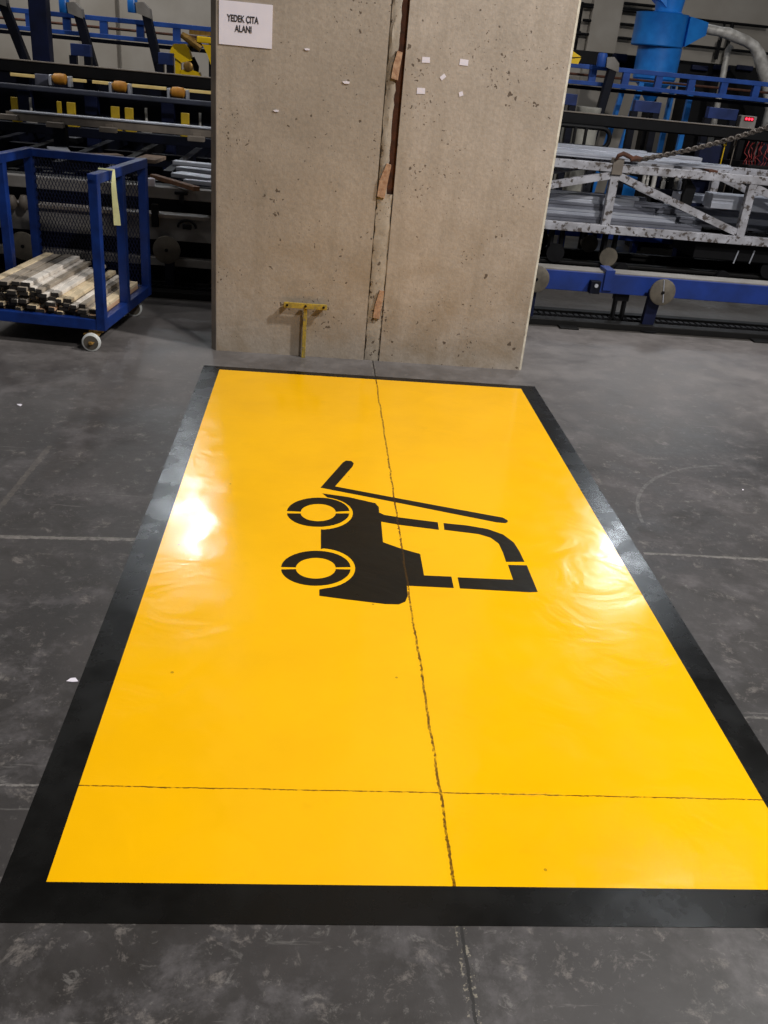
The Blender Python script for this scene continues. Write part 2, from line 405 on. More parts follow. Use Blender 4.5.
tp = at(243, 19.5, CY); text('YEDEK ÇITA', .042, tp.x, tp.z, CY-.0048, M_ink, sg, width=.158)
tp = at(243.5, 29.5, CY); text('ALANI', .042, tp.x, tp.z, CY-.0048, M_ink, sg, width=.085)

for i, (px, py, w, h, rot, lab) in enumerate(((426, 60, .042, .028, 0, 'small white paper scrap high on the right face of the column, left of the pair'),
        (464, 62.5, .046, .03, -4, 'small white paper scrap high on the right face of the column, rightmost'),
        (443, 77, .03, .02, 40, 'tiny tilted paper scrap between the four others on the column'),
        (421, 91, .044, .03, 0, 'small white paper scrap beside the seam, lowest on the left'),
        (461, 94, .022, .022, 20, 'tiny white paper scrap below the rightmost one on the column'))):
    p = at(px, py, CY); a = math.radians(rot)
    pts = [(p.x+math.cos(a)*u*w-math.sin(a)*v*h, CY-.0006, p.z+math.sin(a)*u*w+math.cos(a)*v*h) for u, v in ((-.5, -.5), (.5, -.42), (.46, .5), (-.5, .46))]
    solo(MB().prism(pts, (0, -.0015, 0)), 'paper_scrap', M_paper, (p.x, CY, p.z), lab, 'paper', 'paper scraps on the column')
for i, (px, py, w, lab) in enumerate(((307, 49, .03, 'small pale chip on the left face of the column, top one'), (346, 82, .04, 'pale curled chip on the left face near the seam'), (276, 110.5, .03, 'pale chip on the left face under the sign'))):
    p = at(px, py, CY)
    solo(MB().prism([(p.x-w/2, CY-.0004, p.z), (p.x-w*.2, CY-.0004, p.z-w*.22), (p.x+w*.4, CY-.0004, p.z-w*.18), (p.x+w/2, CY-.0004, p.z+w*.05), (p.x, CY-.0004, p.z+w*.12)], (0, -.004, 0)), 'plaster_chip', M_paper, (p.x, CY, p.z), lab, 'chip', 'pale chips on the column')

# yellow bracket on the column
bz = (at(284, 303, CY).z+at(326, 307, CY).z)/2; bx0, bx1 = at(284, 303, CY).x, at(327, 307, CY).x; bxm = at(304.5, 330, CY).x
br = thing('steel_bracket', (bxm, CY, 0), 'worn yellow T-shaped steel bracket at the foot of the column', 'bracket')
MB().box(bx0, bx1, CY-.045, CY-.036, bz-.012, bz+.020, .002).build('crossbar', M_ybrk, br)
MB().box(bxm-.011, bxm+.011, CY-.034, CY-.012, 0, bz+.0, .002).build('upright', M_ybrk, br)
for x in (bx0+.018, bx1-.022): MB().box(x-.012, x+.012, CY-.036, CY-.0, bz-.01, bz+.012, .002).build('lug', M_ybrk, br)
for x in (bx0+.02, bxm, bx1-.02): MB().lathe((x, CY-.050, bz+.004), [(.007, 0), (.007, .006)], 'Y', 10).build('bolt', M_dark, br)

# ------------------------------------------------------------------ painted bay
YX0, YX1, YY0, YY1 = -.4997, 1.2126, 1.3342, 4.765
BX0, BX1, BY0, BY1 = -.592, 1.305, 1.235, 4.822
bay = thing('painted_parking_bay', (.36, 3.0, 0), 'yellow painted floor bay with a black border and a black forklift symbol', 'floor marking')
T = .0012
MB().box(YX0, YX1, YY0, YY1, 0, T).build('yellow_field', M_yellow, bay)
for nm, (a, b, c_, d) in (('left', (BX0, YX0, BY0, BY1)), ('right', (YX1, BX1, BY0, BY1)), ('near', (YX0, YX1, BY0, YY0)), ('far', (YX0, YX1, YY1, BY1))):
    MB().box(a, b, c_, d, 0, T).build('black_border', M_black, bay)['label'] = nm + ' black border stripe'
pic = bpy.data.objects.new('forklift_symbol', None); COL.objects.link(pic); pic.parent = bay
def cpx(u, v): return fl(260+u/2.56, 440+v/2.56, T+.0001)
def poly(name, pts): return MB().prism([cpx(*q) for q in pts], (0, 0, .0008)).build(name, M_picto, pic)
poly('mast', [(155, 122), (212, 58), (220, 53), (234, 54), (240, 60), (236, 69), (192, 119), (340, 147), (480, 173), (622, 199), (634, 206), (634, 210), (628, 213), (606, 211), (480, 186), (340, 158), (185, 128)])
def arc(cx, cy, rx, ry, a0, a1, n=18): return [(cx+rx*math.cos(math.radians(a0+(a1-a0)*i/n)), cy+ry*math.sin(math.radians(a0+(a1-a0)*i/n))) for i in range(n+1)]
bodyp = [(160, 137), (225, 146), (295, 162), (304, 172), (305, 186), (318, 192), (360, 199), (455, 211), (458, 230), (355, 217), (310, 209), (315, 262), (360, 278), (410, 292), (420, 347), (490, 350), (496, 379), (376, 373), (378, 400), (372, 414), (355, 421), (320, 420), (220, 408), (152, 399), (152, 383)]
bodyp += arc(150, 329, 94, 52, 80, -82)[0:] + [(156, 279), (156, 229)] + arc(152, 188, 86, 42, 82, -76)
poly('truck_body', bodyp)
poly('guard_rail', [(470, 213), (530, 219), (582, 228), (622, 242), (650, 263), (664, 285), (677, 312), (630, 312), (622, 288), (611, 265), (590, 250), (560, 241), (472, 230)])
poly('guard_rail', [(635, 320), (683, 321), (711, 389), (690, 390), (512, 380), (506, 352), (648, 358)])
for cx, cy, rx, ry, hx, hy, hr, hs in ((149, 185, 80, 36, 149, 186, 45, 21), (143, 328.5, 89, 43.5, 143, 328.5, 51, 25.5)):
    for s in (-1, 1):
        g = 4
        a = math.degrees(math.asin(g/2/ry))
        o_ = arc(cx, cy + s*1.2, rx, ry, a if s > 0 else -a, 180-a if s > 0 else -(180-a))
        i_ = arc(hx, hy + s*1.2, hr, hs, (180-a) if s > 0 else -(180-a), a if s > 0 else -a)
        poly('wheel_ring', o_+i_)

# ------------------------------------------------------------------ blue mesh cart
A = V((-1.175, 4.98, 0)); d_ = V((.11, .99, 0)).normalized(); w_ = V((-d_.y, d_.x, 0))
CL, CW = .86, .70
C_ = A+d_*CL; B_ = A+d_*.42; Lr = C_+w_*CW; Lf = A+w_*CW; Lm = Lr-d_*.40
Zb, Zt = .118, .925
ct = thing('mesh_cart', ((A+C_+Lr+Lf)/4), 'blue steel cart with mesh back holding wooden slats, left of the column', 'cart')
Z = lambda p, z: V((p.x, p.y, z))
f = MB()
for p, q in ((A, C_), (C_, Lr), (Lr, Lf), (Lf, A)): f.bar(Z(p, Zb+.03), Z(q, Zb+.03), .045, .06, bev=.003)
f.build('base_frame', M_blue, ct)
f = MB()
f.obox(Z((A+C_+Lr+Lf)/4, Zb+.052), d_, w_, V((0, 0, 1)), CL-.03, CW-.03, .008); f.build('deck', M_deck, ct)
for p in (A, B_, C_, Lf, Lm, Lr):
    MB().obox(Z(p, (Zb+Zt)/2), d_, w_, V((0, 0, 1)), .05, .05, Zt-Zb, .003).build('post', M_blue, ct)
for p, q in ((A, C_), (Lf, Lr)): MB().bar(Z(p-d_*.025, Zt-.0), Z(q+d_*.025, Zt), .052, .05, bev=.003).build('top_rail', M_blue, ct)
MB().bar(Z(C_, Zt-.0), Z(Lr, Zt), .045, .045, bev=.003).build('back_rail', M_blue, ct)
mb = MB(); W0 = CW-.05; z0, z1 = Zb+.06, Zt-.02; H0 = z1-z0; sl = math.tan(math.radians(66)); o0 = C_+w_*.025+d_*.0
def clipbar(sgn, off):
    # line z = z0 + sgn*sl*(u-off)
    us = []
    if sgn > 0: ua, ub = off, off+H0/sl
    else: ua, ub = off-H0/sl, off
    ua2, ub2 = max(0, ua), min(W0, ub)
    if ub2-ua2 < .004: return
    f1 = lambda u: z0+sgn*sl*(u-off)
    mb.bar(Z(o0+w_*ua2, f1(ua2)), Z(o0+w_*ub2, f1(ub2)), .003, .0036, upv=d_)
n = int((W0+H0/sl)/.021)+2
for i in range(n):
    clipbar(1, -H0/sl+i*.021); clipbar(-1, i*.021)
mb.build('mesh_panel', M_navy, ct)
def castor(p, sw):
    x, y = p.x, p.y; wx = x-.022; wy = y-.065
    c = MB().bar((x-.04, y, Zb-.010), (x+.04, y, Zb-.010), .075, .012)
    for sd in (-1, 1):
        c.prism([(wx-.012, wy+sd*.022, .045), (wx+.012, wy+sd*.022, .045), (x+.032, y-.02+sd*.022, Zb-.016), (x-.032, y-.02+sd*.022, Zb-.016)], (0, sd*.004, 0))
    c.path([(wx, wy-.032, .052), (wx, wy+.032, .052)], .008, 10).bar((x-.03, y-.03, Zb-.020), (x-.07, y-.03, Zb-.03), .02, .006)
    o = c.build('castor', M_brass, ct)
    MB().lathe((wx, wy, .052), [(.030, -.014), (.043, -.014), (.0515, -.009), (.0515, .009), (.043, .014), (.030, .014)], 'Y', 28).build('wheel', M_rubber, o, True)
    MB().lathe((wx, wy, .052), [(.041, -.0155), (.041, .0155)], 'Y', 20).build('hub', M_disc, o, True)
for p, s in ((A+w_*.04+d_*.03, -1), (C_+w_*.04-d_*.04, -1), (Lf-w_*.05+d_*.04, -1), (Lr-w_*.05-d_*.05, -1)): castor(p, s)

# slats, stacked front to back
lay_names = ['bottom', 'second', 'third', 'fourth', 'top']
cols = ['pale pine', 'whitewashed', 'weathered grey', 'salmon']
proto = {}
def slat_mesh(w, h, l, mi):
    key = (round(w, 3), round(h, 3), round(l, 2), mi)
    if key not in proto:
        mb = MB().box(-w/2, w/2, 0, l, 0, h, .0025)
        me = bpy.data.meshes.new('wood_stick'); bmesh.ops.recalc_face_normals(mb.bm, faces=mb.bm.faces); mb.bm.to_mesh(me); mb.bm.free()
        me.materials.append(M_wood[mi]); proto[key] = me
    return proto[key]
rot0 = math.atan2(d_.y, d_.x)-math.pi/2
zb = Zb+.0570
LH = .026
for lay in range(7):
    span = CW-.07-(lay*.04 if lay > 2 else 0)
    u = .028 + (0 if lay < 2 else (lay-1)*.075)       # u grows away from the near side panel; pile is higher on the left
    while u < CW-.07:
        w = random.choice((.034, .044, .052)); mi = random.choice((0, 0, 0, 1, 1, 2, 2, 2) if lay > 1 else (0, 2, 3))
        l = random.choice((.74, .78, .80)); st = random.uniform(-.01, .045)
        if u+w > CW-.03: break
        p = A + w_*(u+w/2) + d_*(st-.0)
        o = bpy.data.objects.new('wood_stick', slat_mesh(w, .022, l, mi)); COL.objects.link(o)
        o.location = (p.x, p.y, zb+lay*.0235); o.rotation_euler = (0, 0, rot0+random.uniform(-.002, .002))
        lv = 'in the bottom layer' if lay == 0 else ('in the low layers' if lay < 3 else 'in the upper layers')
        tag(o, '%s wood stick with a dark end, %s on the blue cart' % (cols[mi], lv), 'stick', '%s sticks %s on the blue cart' % (cols[mi], lv))
        u += w+.0035+random.choice((0, .003, .01))
# ribbon tied on the near top rail
rp = A + d_*.17; rz = Zt+.028; out = -w_*.052
mb = MB(); pts = []
zz = [rz+.005, rz-.02, .88, .80, .72, .665]; ww = [.010, .016, .024, .028, .034, .036]; sh = [0, -.006, -.014, -.006, .008, .014]
fr = []
for z, w, s_ in zip(zz, ww, sh):
    c = rp+out+d_*s_+V((0, 0, 0)); fr.append((Z(c-V((w/2, 0, 0)), z), Z(c+V((w/2, .006, 0)), z)))
for side in (0, 1):
    pass
vv = [[mb.bm.verts.new(q+o_) for q in pr for o_ in (V((0, 0, 0)), V((0, -.002, 0)))] for pr in fr]
for a, b in zip(vv, vv[1:]):
    for i, j in ((0, 1), (1, 3), (3, 2), (2, 0)): mb.bm.faces.new((a[i], a[j], b[j], b[i]))
mb.bm.faces.new((vv[0][0], vv[0][1], vv[0][3], vv[0][2])); mb.bm.faces.new((vv[-1][0], vv[-1][2], vv[-1][3], vv[-1][1]))
mb.bar(Z(rp+out, rz+.003), Z(rp-out*.6, rz+.003), .014, .006)
solo(mb, 'hanging_ribbon', M_ribbon, Z(rp, .665), 'pale yellow ribbon hanging from the top rail of the blue cart', 'ribbon', smooth=True)

for px, py, w, lab in ((73, 680, .03, 'tiny pale scrap on the floor touching the left black border'), (20, 405, .03, 'tiny white scrap on the floor in front of the blue cart'), (743, 490, .012, 'speck of white debris on the floor right of the bay')):
    q = fl(px, py); a = random.uniform(0, 3)
    pts = [(q.x+w*.6*math.cos(a+t)*(1 if i_ % 2 else .55), q.y+w*.6*math.sin(a+t)*(1 if i_ % 2 else .55), 0.0003) for i_, t in enumerate((0, 1.1, 2.3, 3.4, 4.9))]
    solo(MB().prism(pts, (0, 0, .0016)), 'floor_scrap', M_paper, (q.x, q.y, 0), lab, 'scrap', 'scraps on the floor')

# ------------------------------------------------------------------ helpers for long pieces parallel to X
def hb(px0, px1, ref, Y, dep, mat, name, parent=None, bev=.004, xtra=None):
    xr, yt, yb = ref; z1, z0 = zat(xr, yt, Y), zat(xr, yb, Y)
    x0 = px0[0] if isinstance(px0, tuple) else xat(px0, (yt+yb)/2+(px0-xr)*.09, Y)
    x1 = px1[0] if isinstance(px1, tuple) else xat(px1, (yt+yb)/2+(px1-xr)*.09, Y)
    mb = MB().box(x0, x1, Y, Y+dep, z0, z1, bev)
    return mb, (x0, x1, z0, z1)

# floor chain guide ------------------------------------------------------
tr = thing('floor_chain_guide', (0, 6.45, 0), 'low black toothed chain guide along the floor behind the column', 'track')
MB().box(-4.5, 6.5, 6.24, 6.34, 0, .045, .004).build('guide_rail', M_rail, tr)
MB().box(-4.5, 6.5, 6.52, 6.60, 0, .05, .004).build('guide_rail', M_rail, tr)
MB().box(-4.5, 6.5, 6.34, 6.52, 0, .012).build('guide_bed', M_rail, tr)
mb = MB(); x = -4.4
while x < 6.4:
    mb.box(x, x+.03, 6.40, 6.46, .012, .046); mb.box(x+.012, x+.045, 6.412, 6.448, .02, .038); x += .045
mb.build('chain', M_dark, tr)
for px in (575, 768):
    x = fl(px, 333 if px < 700 else 345).x
    MB().box(x-.09, x+.05, 6.16, 6.24, 0, .012, .003).build('floor_tab', M_rail, tr)

# blue beam conveyor, right of the column ---------------------------------
BY = 6.36
mb, (x0, x1, z0, z1) = hb(543, (5.2,), (645, 277, 297), BY, .14, M_bblue, 'b')
z0, z1 = .235, .375
cv = thing('beam_conveyor', (3.3, BY, 0), 'low bright blue beam on posts right of the column, before the white trolley', 'conveyor')
MB().box(.9, 5.4, BY, BY+.14, z0, z1, .004).build('beam', M_bblue, cv)
MB().box(.9, 5.4, BY+.01, BY+.16, z1+.0005, z1+.008).build('top_strip', M_grey, cv)['label'] = 'grey strip on top of the beam'  # grey strip over the blue top face
def beam_post(par, x, blue, full=True):
    y = BY-.03
    MB().box(x-.032, x+.032, BY-.085, BY-.03, .012, z0+.06, .003).build('post', blue, par)
    MB().lathe((x, BY-.06, 0.0), [(.085, 0), (.085, .012)], 'Z', 24).build('foot_plate', M_dark, par)
def beam_disc(par, x, z, y=BY-.1):
    d = MB().lathe((x, y, z), [(.088, 0), (.094, .004), (.094, .02), (.03, .02), (.03, .1)], 'Y', 36).build('end_disc', M_disc, par, True)
    MB().lathe((x, y-.001, z), [(.012, -.004), (.012, .002)], 'Y', 12).build('bolt', M_dark, d)
    return d
dx = at(662, 292, BY-.1); dz = dx.z; dd = beam_disc(cv, dx.x, dz, BY-.12)
MB().bar((dx.x-.012, BY-.1225, dz+.09), (dx.x+.016, BY-.1225, dz-.07), .006, .002, V((0, 1, 0))).build('scratch', M_alu, dd)['label'] = 'bright vertical scratch'
px_ = fl(648, 332).x; 
MB().prism([(dx.x-.07, BY-.07, dz), (dx.x+.02, BY-.07, dz), (px_+.04, BY-.07, .012), (px_-.045, BY-.07, .012)], (0, .05, 0)).build('post', M_navy, cv)
MB().lathe((px_, BY-.06, 0), [(.09, 0), (.09, .012)], 'Z', 24).build('foot_plate', M_dark, cv)
x2 = at(540, 279, BY-.1); beam_disc(cv, x2.x-.03, x2.z, BY-.12)
MB().box(x2.x-.08, x2.x, BY-.07, BY, 0, z0+.08, .003).build('post', M_navy, cv)
x3 = xat(607, 278, BY); MB().box(x3-.02, x3+.05, BY-.012, BY+.15, z0+.02, z1+.03, .003).build('clamp_plate', M_bblue, cv)
x4 = xat(594, 286, BY); o = MB().box(x4-.04, x4+.035, BY-.05, BY, z0+.0, z0+.09, .003).build('clamp_block', M_dnavy, cv)
MB().lathe((x4, BY-.058, z0+.06), [(.014, 0), (.014, .01)], 'Y', 10).build('bolt', M_alu, o)
x5 = xat(617, 308, BY+.1)
for s in (-.035, .035): MB().box(x5+s-.008, x5+s+.008, BY+.04, BY+.1, 0, z0+.01).build('leg', M_dark, cv)
MB().box(x5-.05, x5+.05, BY+.03, BY+.11, z0-.055, z0).build('leg_bracket', M_dark, cv)

# grey conveyor behind the cart, left of the column ------------------------
g = thing('roller_table', (-2.3, 6.6, 0), 'grey low machine table with round end discs behind the blue cart', 'machine')
for (zl, zh, yy, mt, nm) in ((.625, .70, 6.5, M_grey, 'upper_rail'), (.345, .50, 6.5, M_grey, 'side_panel'), (.165, .22, 6.5, M_grey, 'lower_rail')):
    MB().box(-5.2, -.2, yy, yy+.09, zl, zh, .004).build(nm, mt, g)
MB().box(-5.2, -.2, 6.47, 6.60, .501, .525, .003).build('shelf_strip', M_tan, g)
MB().box(-5.2, -.2, 6.72, 7.3, .08, .62).build('machine_body', M_dark, g)
for x in (-4.6, -3.4, -2.0, -.75): MB().box(x-.03, x+.03, 6.595, 6.66, 0, .66).build('leg', M_dark, g)
for px in (165, 20):
    p = at(px, 252 if px > 100 else 248, 6.28); beam_disc(g, p.x, p.z, 6.34); MB().box(p.x-.03, p.x+.03, 6.44, 6.5, 0, p.z+.05).build('post', M_dnavy, g)
p = at(187, 225, 6.46); 
mb = MB()
mb.path([(p.x+.062*math.cos(a), 6.462, p.z-.02+.05*math.sin(a)) for a in [math.pi*i/14 for i in range(15)]], .009, 8)
mb.box(p.x-.03, p.x+.03, 6.45, 6.475, p.z-.03, p.z+.0, .004); mb.build('hand_wheel', M_dark, g, True)
p = at(181, 195, 6.46); MB().box(p.x-.045, p.x+.045, 6.46, 6.5, p.z-.0, p.z+.02, .003).box(p.x-.012, p.x+.012, 6.46, 6.5, p.z-.05, p.z).build('clamp', M_dark, g)
p = at(155, 212, 6.46); MB().box(p.x-.025, p.x+.02, 6.45, 6.5, p.z-.1, p.z+.05, .003).build('clamp', M_dark, g)
for px in (12, 24):
    p = at(px, 203, 6.44); mb = MB().lathe((p.x, 6.44, p.z), [(.004, -.05), (.03, -.02), (.034, .02), (.02, .05)], 'Z', 16); mb.build('pale_bulb', M_tan, g, True)

# ------------------------------------------------------------------ white lattice trolley and its rails
TY = 8.2
for yy, lab in ((8.36, 'black steel floor rail nearer the blue beam'), (9.02, 'black steel floor rail under the far side of the white trolley')):
    mb = MB().box(.3, 7.5, yy-.06, yy+.06, 0, .02, .003).box(.3, 7.5, yy-.015, yy+.015, .02, .06).box(.3, 7.5, yy-.035, yy+.035, .06, .085, .004)
    solo(mb, 'floor_rail', M_rail, (3.5, yy, 0), lab, 'rail', 'trolley rails on the floor')
tl = thing('lattice_trolley', (3.3, TY+.4, .085), 'white chipped lattice trolley on wheels carrying aluminium profiles', 'trolley')
zb0, zb1, zt0, zt1 = .375, .45, .905, .975
X0, X1 = .2, 6.6
for yy in (TY, TY+.82):
    MB().box(X0, X1, yy, yy+.07, zb0, zb1, .004).build('bottom_rail', M_white, tl)
    MB().box(X0, X1, yy, yy+.07, zt0, zt1, .004).build('top_rail', M_white, tl)
    xs = [.07+1.28*i for i in range(6)]
    xs = [2.62+1.28*i for i in (-1, 0, 1, 2)]
    for x in xs: MB().box(x-.038, x+.038, yy+.005, yy+.065, zb1+.0004, zt0-.0004, .003).build('upright', M_white, tl)
    for i in range(len(xs)-1):
        if i == 0: a, b = (xs[1]-.04, zt0-.03), (xs[0]-.15, zb1+.1)
        else: a, b = (xs[i]+.04, zt0-.03), (xs[i+1]-.04, zb1+.03)
        MB().bar((a[0], yy+.035, a[1]), (b[0], yy+.035, b[1]), .05, .062, V((0, 0, 1))).build('diagonal', M_white, tl)
for x in [.3+.64*i for i in range(10)]: MB().box(x-.03, x+.03, TY+.0705, TY+.8195, zb0+.01, zb1-.02).build('cross_member', M_dark, tl)
MB().box(2.62-.045, 2.62+.05, TY-.012, TY+.075, zt0-.02, zt1+.045, .004).build('corner_block', M_tan, tl)['label'] = 'rusty lifting lug block'
for x, yy in ((2.21, 8.36), (2.72, 8.36), (4.3, 8.36), (2.21, 9.02), (2.72, 9.02), (4.3, 9.02)):
    hgr = MB().box(x-.05, x-.02, yy-.05, yy+.05, .13, zb0, .003).box(x+.02+.03, x+.08, yy-.03, yy+.03, .16, zb0).build('wheel_hanger', M_dark, tl)
    MB().lathe((x+.015, yy, .155), [(.03, -.06), (.085, -.06), (.085, -.045), (.07, -.04), (.07, .045), (.02, .045)], 'Y', 24).build('wheel', M_disc if x == 2.72 else M_dark, hgr, True)
x = xat(735, 258, 8.3); MB().box(x-.42, x+1.6, 8.28, 8.85, .21, zb0-.002, .01).build('drive_box', M_dark, tl)['label'] = 'black drive housing slung below the frame'
for px in (735, 751):
    p = at(px, 257, 8.27); MB().bar((p.x, 8.272, p.z-.06), (p.x+.02, 8.272, p.z+.06), .012, .006, V((0, 1, 0))).build('chrome_strip', M_alu, tl)
# blue beam lying beyond the trolley
mb = MB().box(1.0, xat(690, 252, 9.5), 9.5, 9.62, .13, .30, .004)
for x in (1.4, 2.6, 3.4): mb.box(x-.03, x+.03, 9.52, 9.6, 0, .13)
solo(mb, 'low_blue_beam', M_bblue, (2.5, 9.5, 0), 'dull blue beam seen under the white trolley', 'beam')
for px in (622, 725):
    p = fl(px, 270); x = xat(px, 265, 8.1)
    mb = MB().lathe((x, 8.10, .075), [(.07, -.03), (.075, -.02), (.075, .02), (.07, .03)], 'Y', 24)
    mb.box(x-.09, x+.09, 8.04, 8.17, 0, .02)
    solo(mb, 'guide_roller', M_dark, (x, 8.1, 0), 'black guide roller on the floor under the %s of the white trolley' % ('left wheels' if px < 700 else 'drive housing'), 'roller', 'guide rollers', True)

# aluminium profiles ---------------------------------------------------------
def uprof(x0, x1, y, z, w, h, name, label, group, mat=None):
    t = .006
    pts = [(x0, y, z), (x0, y+w, z), (x0, y+w, z+h), (x0, y+w*.55, z+h), (x0, y+w*.55, z+h-t*1.6), (x0, y+w*.45, z+h-t*1.6), (x0, y+w*.45, z+h), (x0, y, z+h), (x0, y, z+h*.6), (x0, y+t, z+h*.6), (x0, y+t, z+h*.4), (x0, y, z+h*.4)]
    return solo(MB().prism(pts, (x1-x0, 0, 0)), name, mat or M_alu, ((x0+x1)/2, y+w/2, z), label, 'profile', group)
xa = .3
layers = [(.451, .05, [3.55, 3.35, 3.45, 3.2, 6.0, 6.1, 5.9]), (.503, .05, [3.3, 3.5, 3.1, 3.4, 6.2, 6.0, 6.1]), (.555, .05, [3.1, 3.0, 3.35, 3.2, 6.0, 6.3]), (.607, .04, [2.9, 3.2, 3.0, 3.1])]
for li, (z, h, ends) in enumerate(layers):
    y = TY+.085+li*.03
    for j, xe in enumerate(ends):
        wd = .085 if j < 5 else .11
        if y+wd > TY+.80: break
        lab = 'long silver aluminium profile in the %s layer inside the white trolley' % ['bottom', 'second', 'third', 'fourth'][li]
        uprof(xa+random.uniform(0, .1), xe, y, z, wd-random.choice((.012, .03, .02)), h*(1 if li < 3 else random.choice((.6, 1, 1.5, 2.2))), 'aluminium_profile', lab, 'profiles in the %s layer of the trolley' % ['bottom', 'second', 'third', 'fourth'][li], M_alu if (j+li) % 2 else M_film)
        y += wd
# two wide boxes to the right
for i, (x0, x1, y, z, h) in enumerate(((3.62, 6.2, TY+.16, .6585, .12), (3.42, 6.1, TY+.45, .6585, .07))):
    uprof(x0, x1, y, z, .2, h, 'aluminium_box_section', ['thick silver box section showing between diagonal and right upright', 'thinner silver box section behind the thick one in the trolley'][i], 'box sections in the trolley')
# spacer battens carrying the upper profiles
for x in (.8, 2.0, 3.5):
    mb = MB().box(x-.04, x+.04, TY+.0, TY+.88, zt1+.0005, zt1+.018, .002)
    solo(mb, 'spacer_batten', M_rust, (x, TY+.44, zt1), {.8: 'brown batten across the white trolley, behind the column', 2.0: 'brown batten across the trolley left of the lug', 3.5: 'brown batten across the trolley under the profile ends'}[x], 'batten', 'battens across the trolley')
for j, (y, w, xe, h) in enumerate(((TY+.12, .08, 3.72, .03), (TY+.21, .08, 3.74, .035), (TY+.31, .1, 3.3, .04), (TY+.43, .1, 3.2, .05), (TY+.56, .11, 3.6, .055), (TY+.69, .12, 3.1, .06))):
    uprof(.35, xe, y, zt1+.0185, w, h, 'aluminium_profile', 'long bright aluminium profile lying across the top of the white trolley', 'profiles on top of the trolley')

# dark jaw on the diagonal
p = at(687, 200, TY+.12); MB().prism([(p.x-.05, TY+.09, .62), (p.x+.03, TY+.09, .6), (p.x+.05, TY+.09, .82), (p.x-.03, TY+.09, .9), (p.x-.06, TY+.09, .75)], (0, .05, 0)).build('stop_jaw', M_dark, tl)

# lifting chain ---------------------------------------------------------------
pA = at(636, 160, TY-.03); pB = at(768, 121, TY-.1); pB2 = pB + (pB-pA)*.5
chn = thing('lifting_chain', pA, 'dark steel chain with a rusty hook rising from the white trolley', 'chain')
mb = MB(); N = 56; dirv = (pB2-pA).normalized(); tot = (pB2-pA).length
for i in range(N):
    t = i/(N-1); sag = -.10*4*t*(1-t)*.6
    c = pA.lerp(pB2, t)+V((0, 0, sag)); t2 = (i+1)/(N-1)
    dv = (pA.lerp(pB2, t2)+V((0, 0, -.24*t2*(1-t2)))-pA.lerp(pB2, t)-V((0, 0, -.24*t*(1-t)))).normalized()
    n1 = dv.cross(V((0, 1, 0))).normalized(); n2 = V((0, 1, 0))
    nn = (n1 if i % 2 else n2); nn = (nn + (n2 if i % 2 else n1)*.5).normalized()
    ln = tot/N*.78; wd = .017
    mb.path([c+dv*(math.cos(a)*ln)+nn*(math.sin(a)*wd) for a in [2*math.pi*q/8 for q in range(8)]], .0085, 6, closed=True)
mb.build('chain_links', paint('chain_steel', (92, 84, 78), (40, 34, 30), 30, .45, .4), chn, True)
hk = at(617, 160, TY-.02)
mb = MB(); lug = V((2.62, TY-.025, zt1+.04))
mb.path([lug+V((-.03, 0, .0)), lug+V((-.02, -.01, .03)), lug+V((.02, -.01, .05)), lug.lerp(pA, .5)+V((0, 0, .03)), pA], [.012, .018, .02, .02, .014], 10)
mb.build('hook', M_rust, chn, True)
mb = MB().path([pA+V((-.05, 0, .0)), pA+V((.0, 0, .012)), pA+V((.05, 0, .01))], [.02, .028, .018], 10); mb.build('shackle', M_rust, chn, True)

# ------------------------------------------------------------------ black roller beam crossing the whole hall
KY = 9.6
k1 = zat(100, 68, KY); k0 = zat(100, 79.5, KY)
bb = thing('black_track_beam', (0, KY, 0), 'long black horizontal track beam crossing behind the column at both sides', 'beam')
MB().box(-6.5, 4.75, KY, KY+.12, k0, k1, .004).build('beam', M_dark, bb)
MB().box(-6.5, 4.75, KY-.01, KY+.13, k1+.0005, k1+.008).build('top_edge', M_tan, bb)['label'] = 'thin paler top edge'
MB().box(-6.5, 4.75, KY+.02, KY+.1, k0-.012, k0-.0005).build('bottom_flange', M_dark, bb)
for x in (-5.6, -.3, 4.6): MB().box(x-.05, x+.05, KY+.01, KY+.11, 0, k0-.013).build('post', M_dnavy, bb)
# pale bars under it (left), bright glints put into their colour
for (a, b, lab) in ((10, 34, 'short pale shiny bar under the black beam, far left'), (50, 86, 'pale shiny bar under the black beam, second from left'), (92, 166, 'long pale shiny bar under the black beam, in the middle'), (176, 214, 'pale shiny bar under the black beam, next to the column')):
    Yb = 9.45; x0, x1 = xat(a, 73+a*.095, Yb), xat(b, 73+b*.095, Yb); z = zat(110, 83.5, Yb)
    solo(MB().box(x0, x1, Yb, Yb+.03, z-.014, z+.014, .003), 'shiny_bar', M_warm, ((x0+x1)/2, Yb, z), lab, 'bar', 'pale bars under the black beam')
for px, py, lab in ((60, 79, 'left'), (120, 86.5, 'middle'), (178, 92.5, 'right')):
    p = at(px, py, 9.36); t = thing('amber_roller', (p.x, 9.36, p.z), 'small amber roller under the black beam, %s one of three' % lab, 'roller', 'amber rollers')
    MB().lathe((p.x, 9.36, p.z), [(.02, -.07), (.045, -.05), (.05, 0), (.045, .05), (.02, .07)], 'X', 18).build('drum', M_oran, t, True)
    MB().box(p.x-.10, p.x-.075, 9.33, 9.43, p.z-.06, p.z+.03, .004).box(p.x+.075, p.x+.10, 9.33, 9.43, p.z-.06, p.z+.03, .004).path([(p.x-.1, 9.36, p.z), (p.x+.1, 9.36, p.z)], .012, 8).build('holder', M_alu, t)
# dark tube rail
a = at(0, 91, 9.1); zz = a.z
solo(MB().box(-6, -.85, 9.1, 9.16, zat(100, 97, 9.1), zat(100, 91.5, 9.1), .01), 'grey_tube_rail', paint('slate_tube', (58, 62, 78), None, 6, .5), (-3, 9.1, zz), 'slate grey tube rail below the pale bars at left', 'rail')
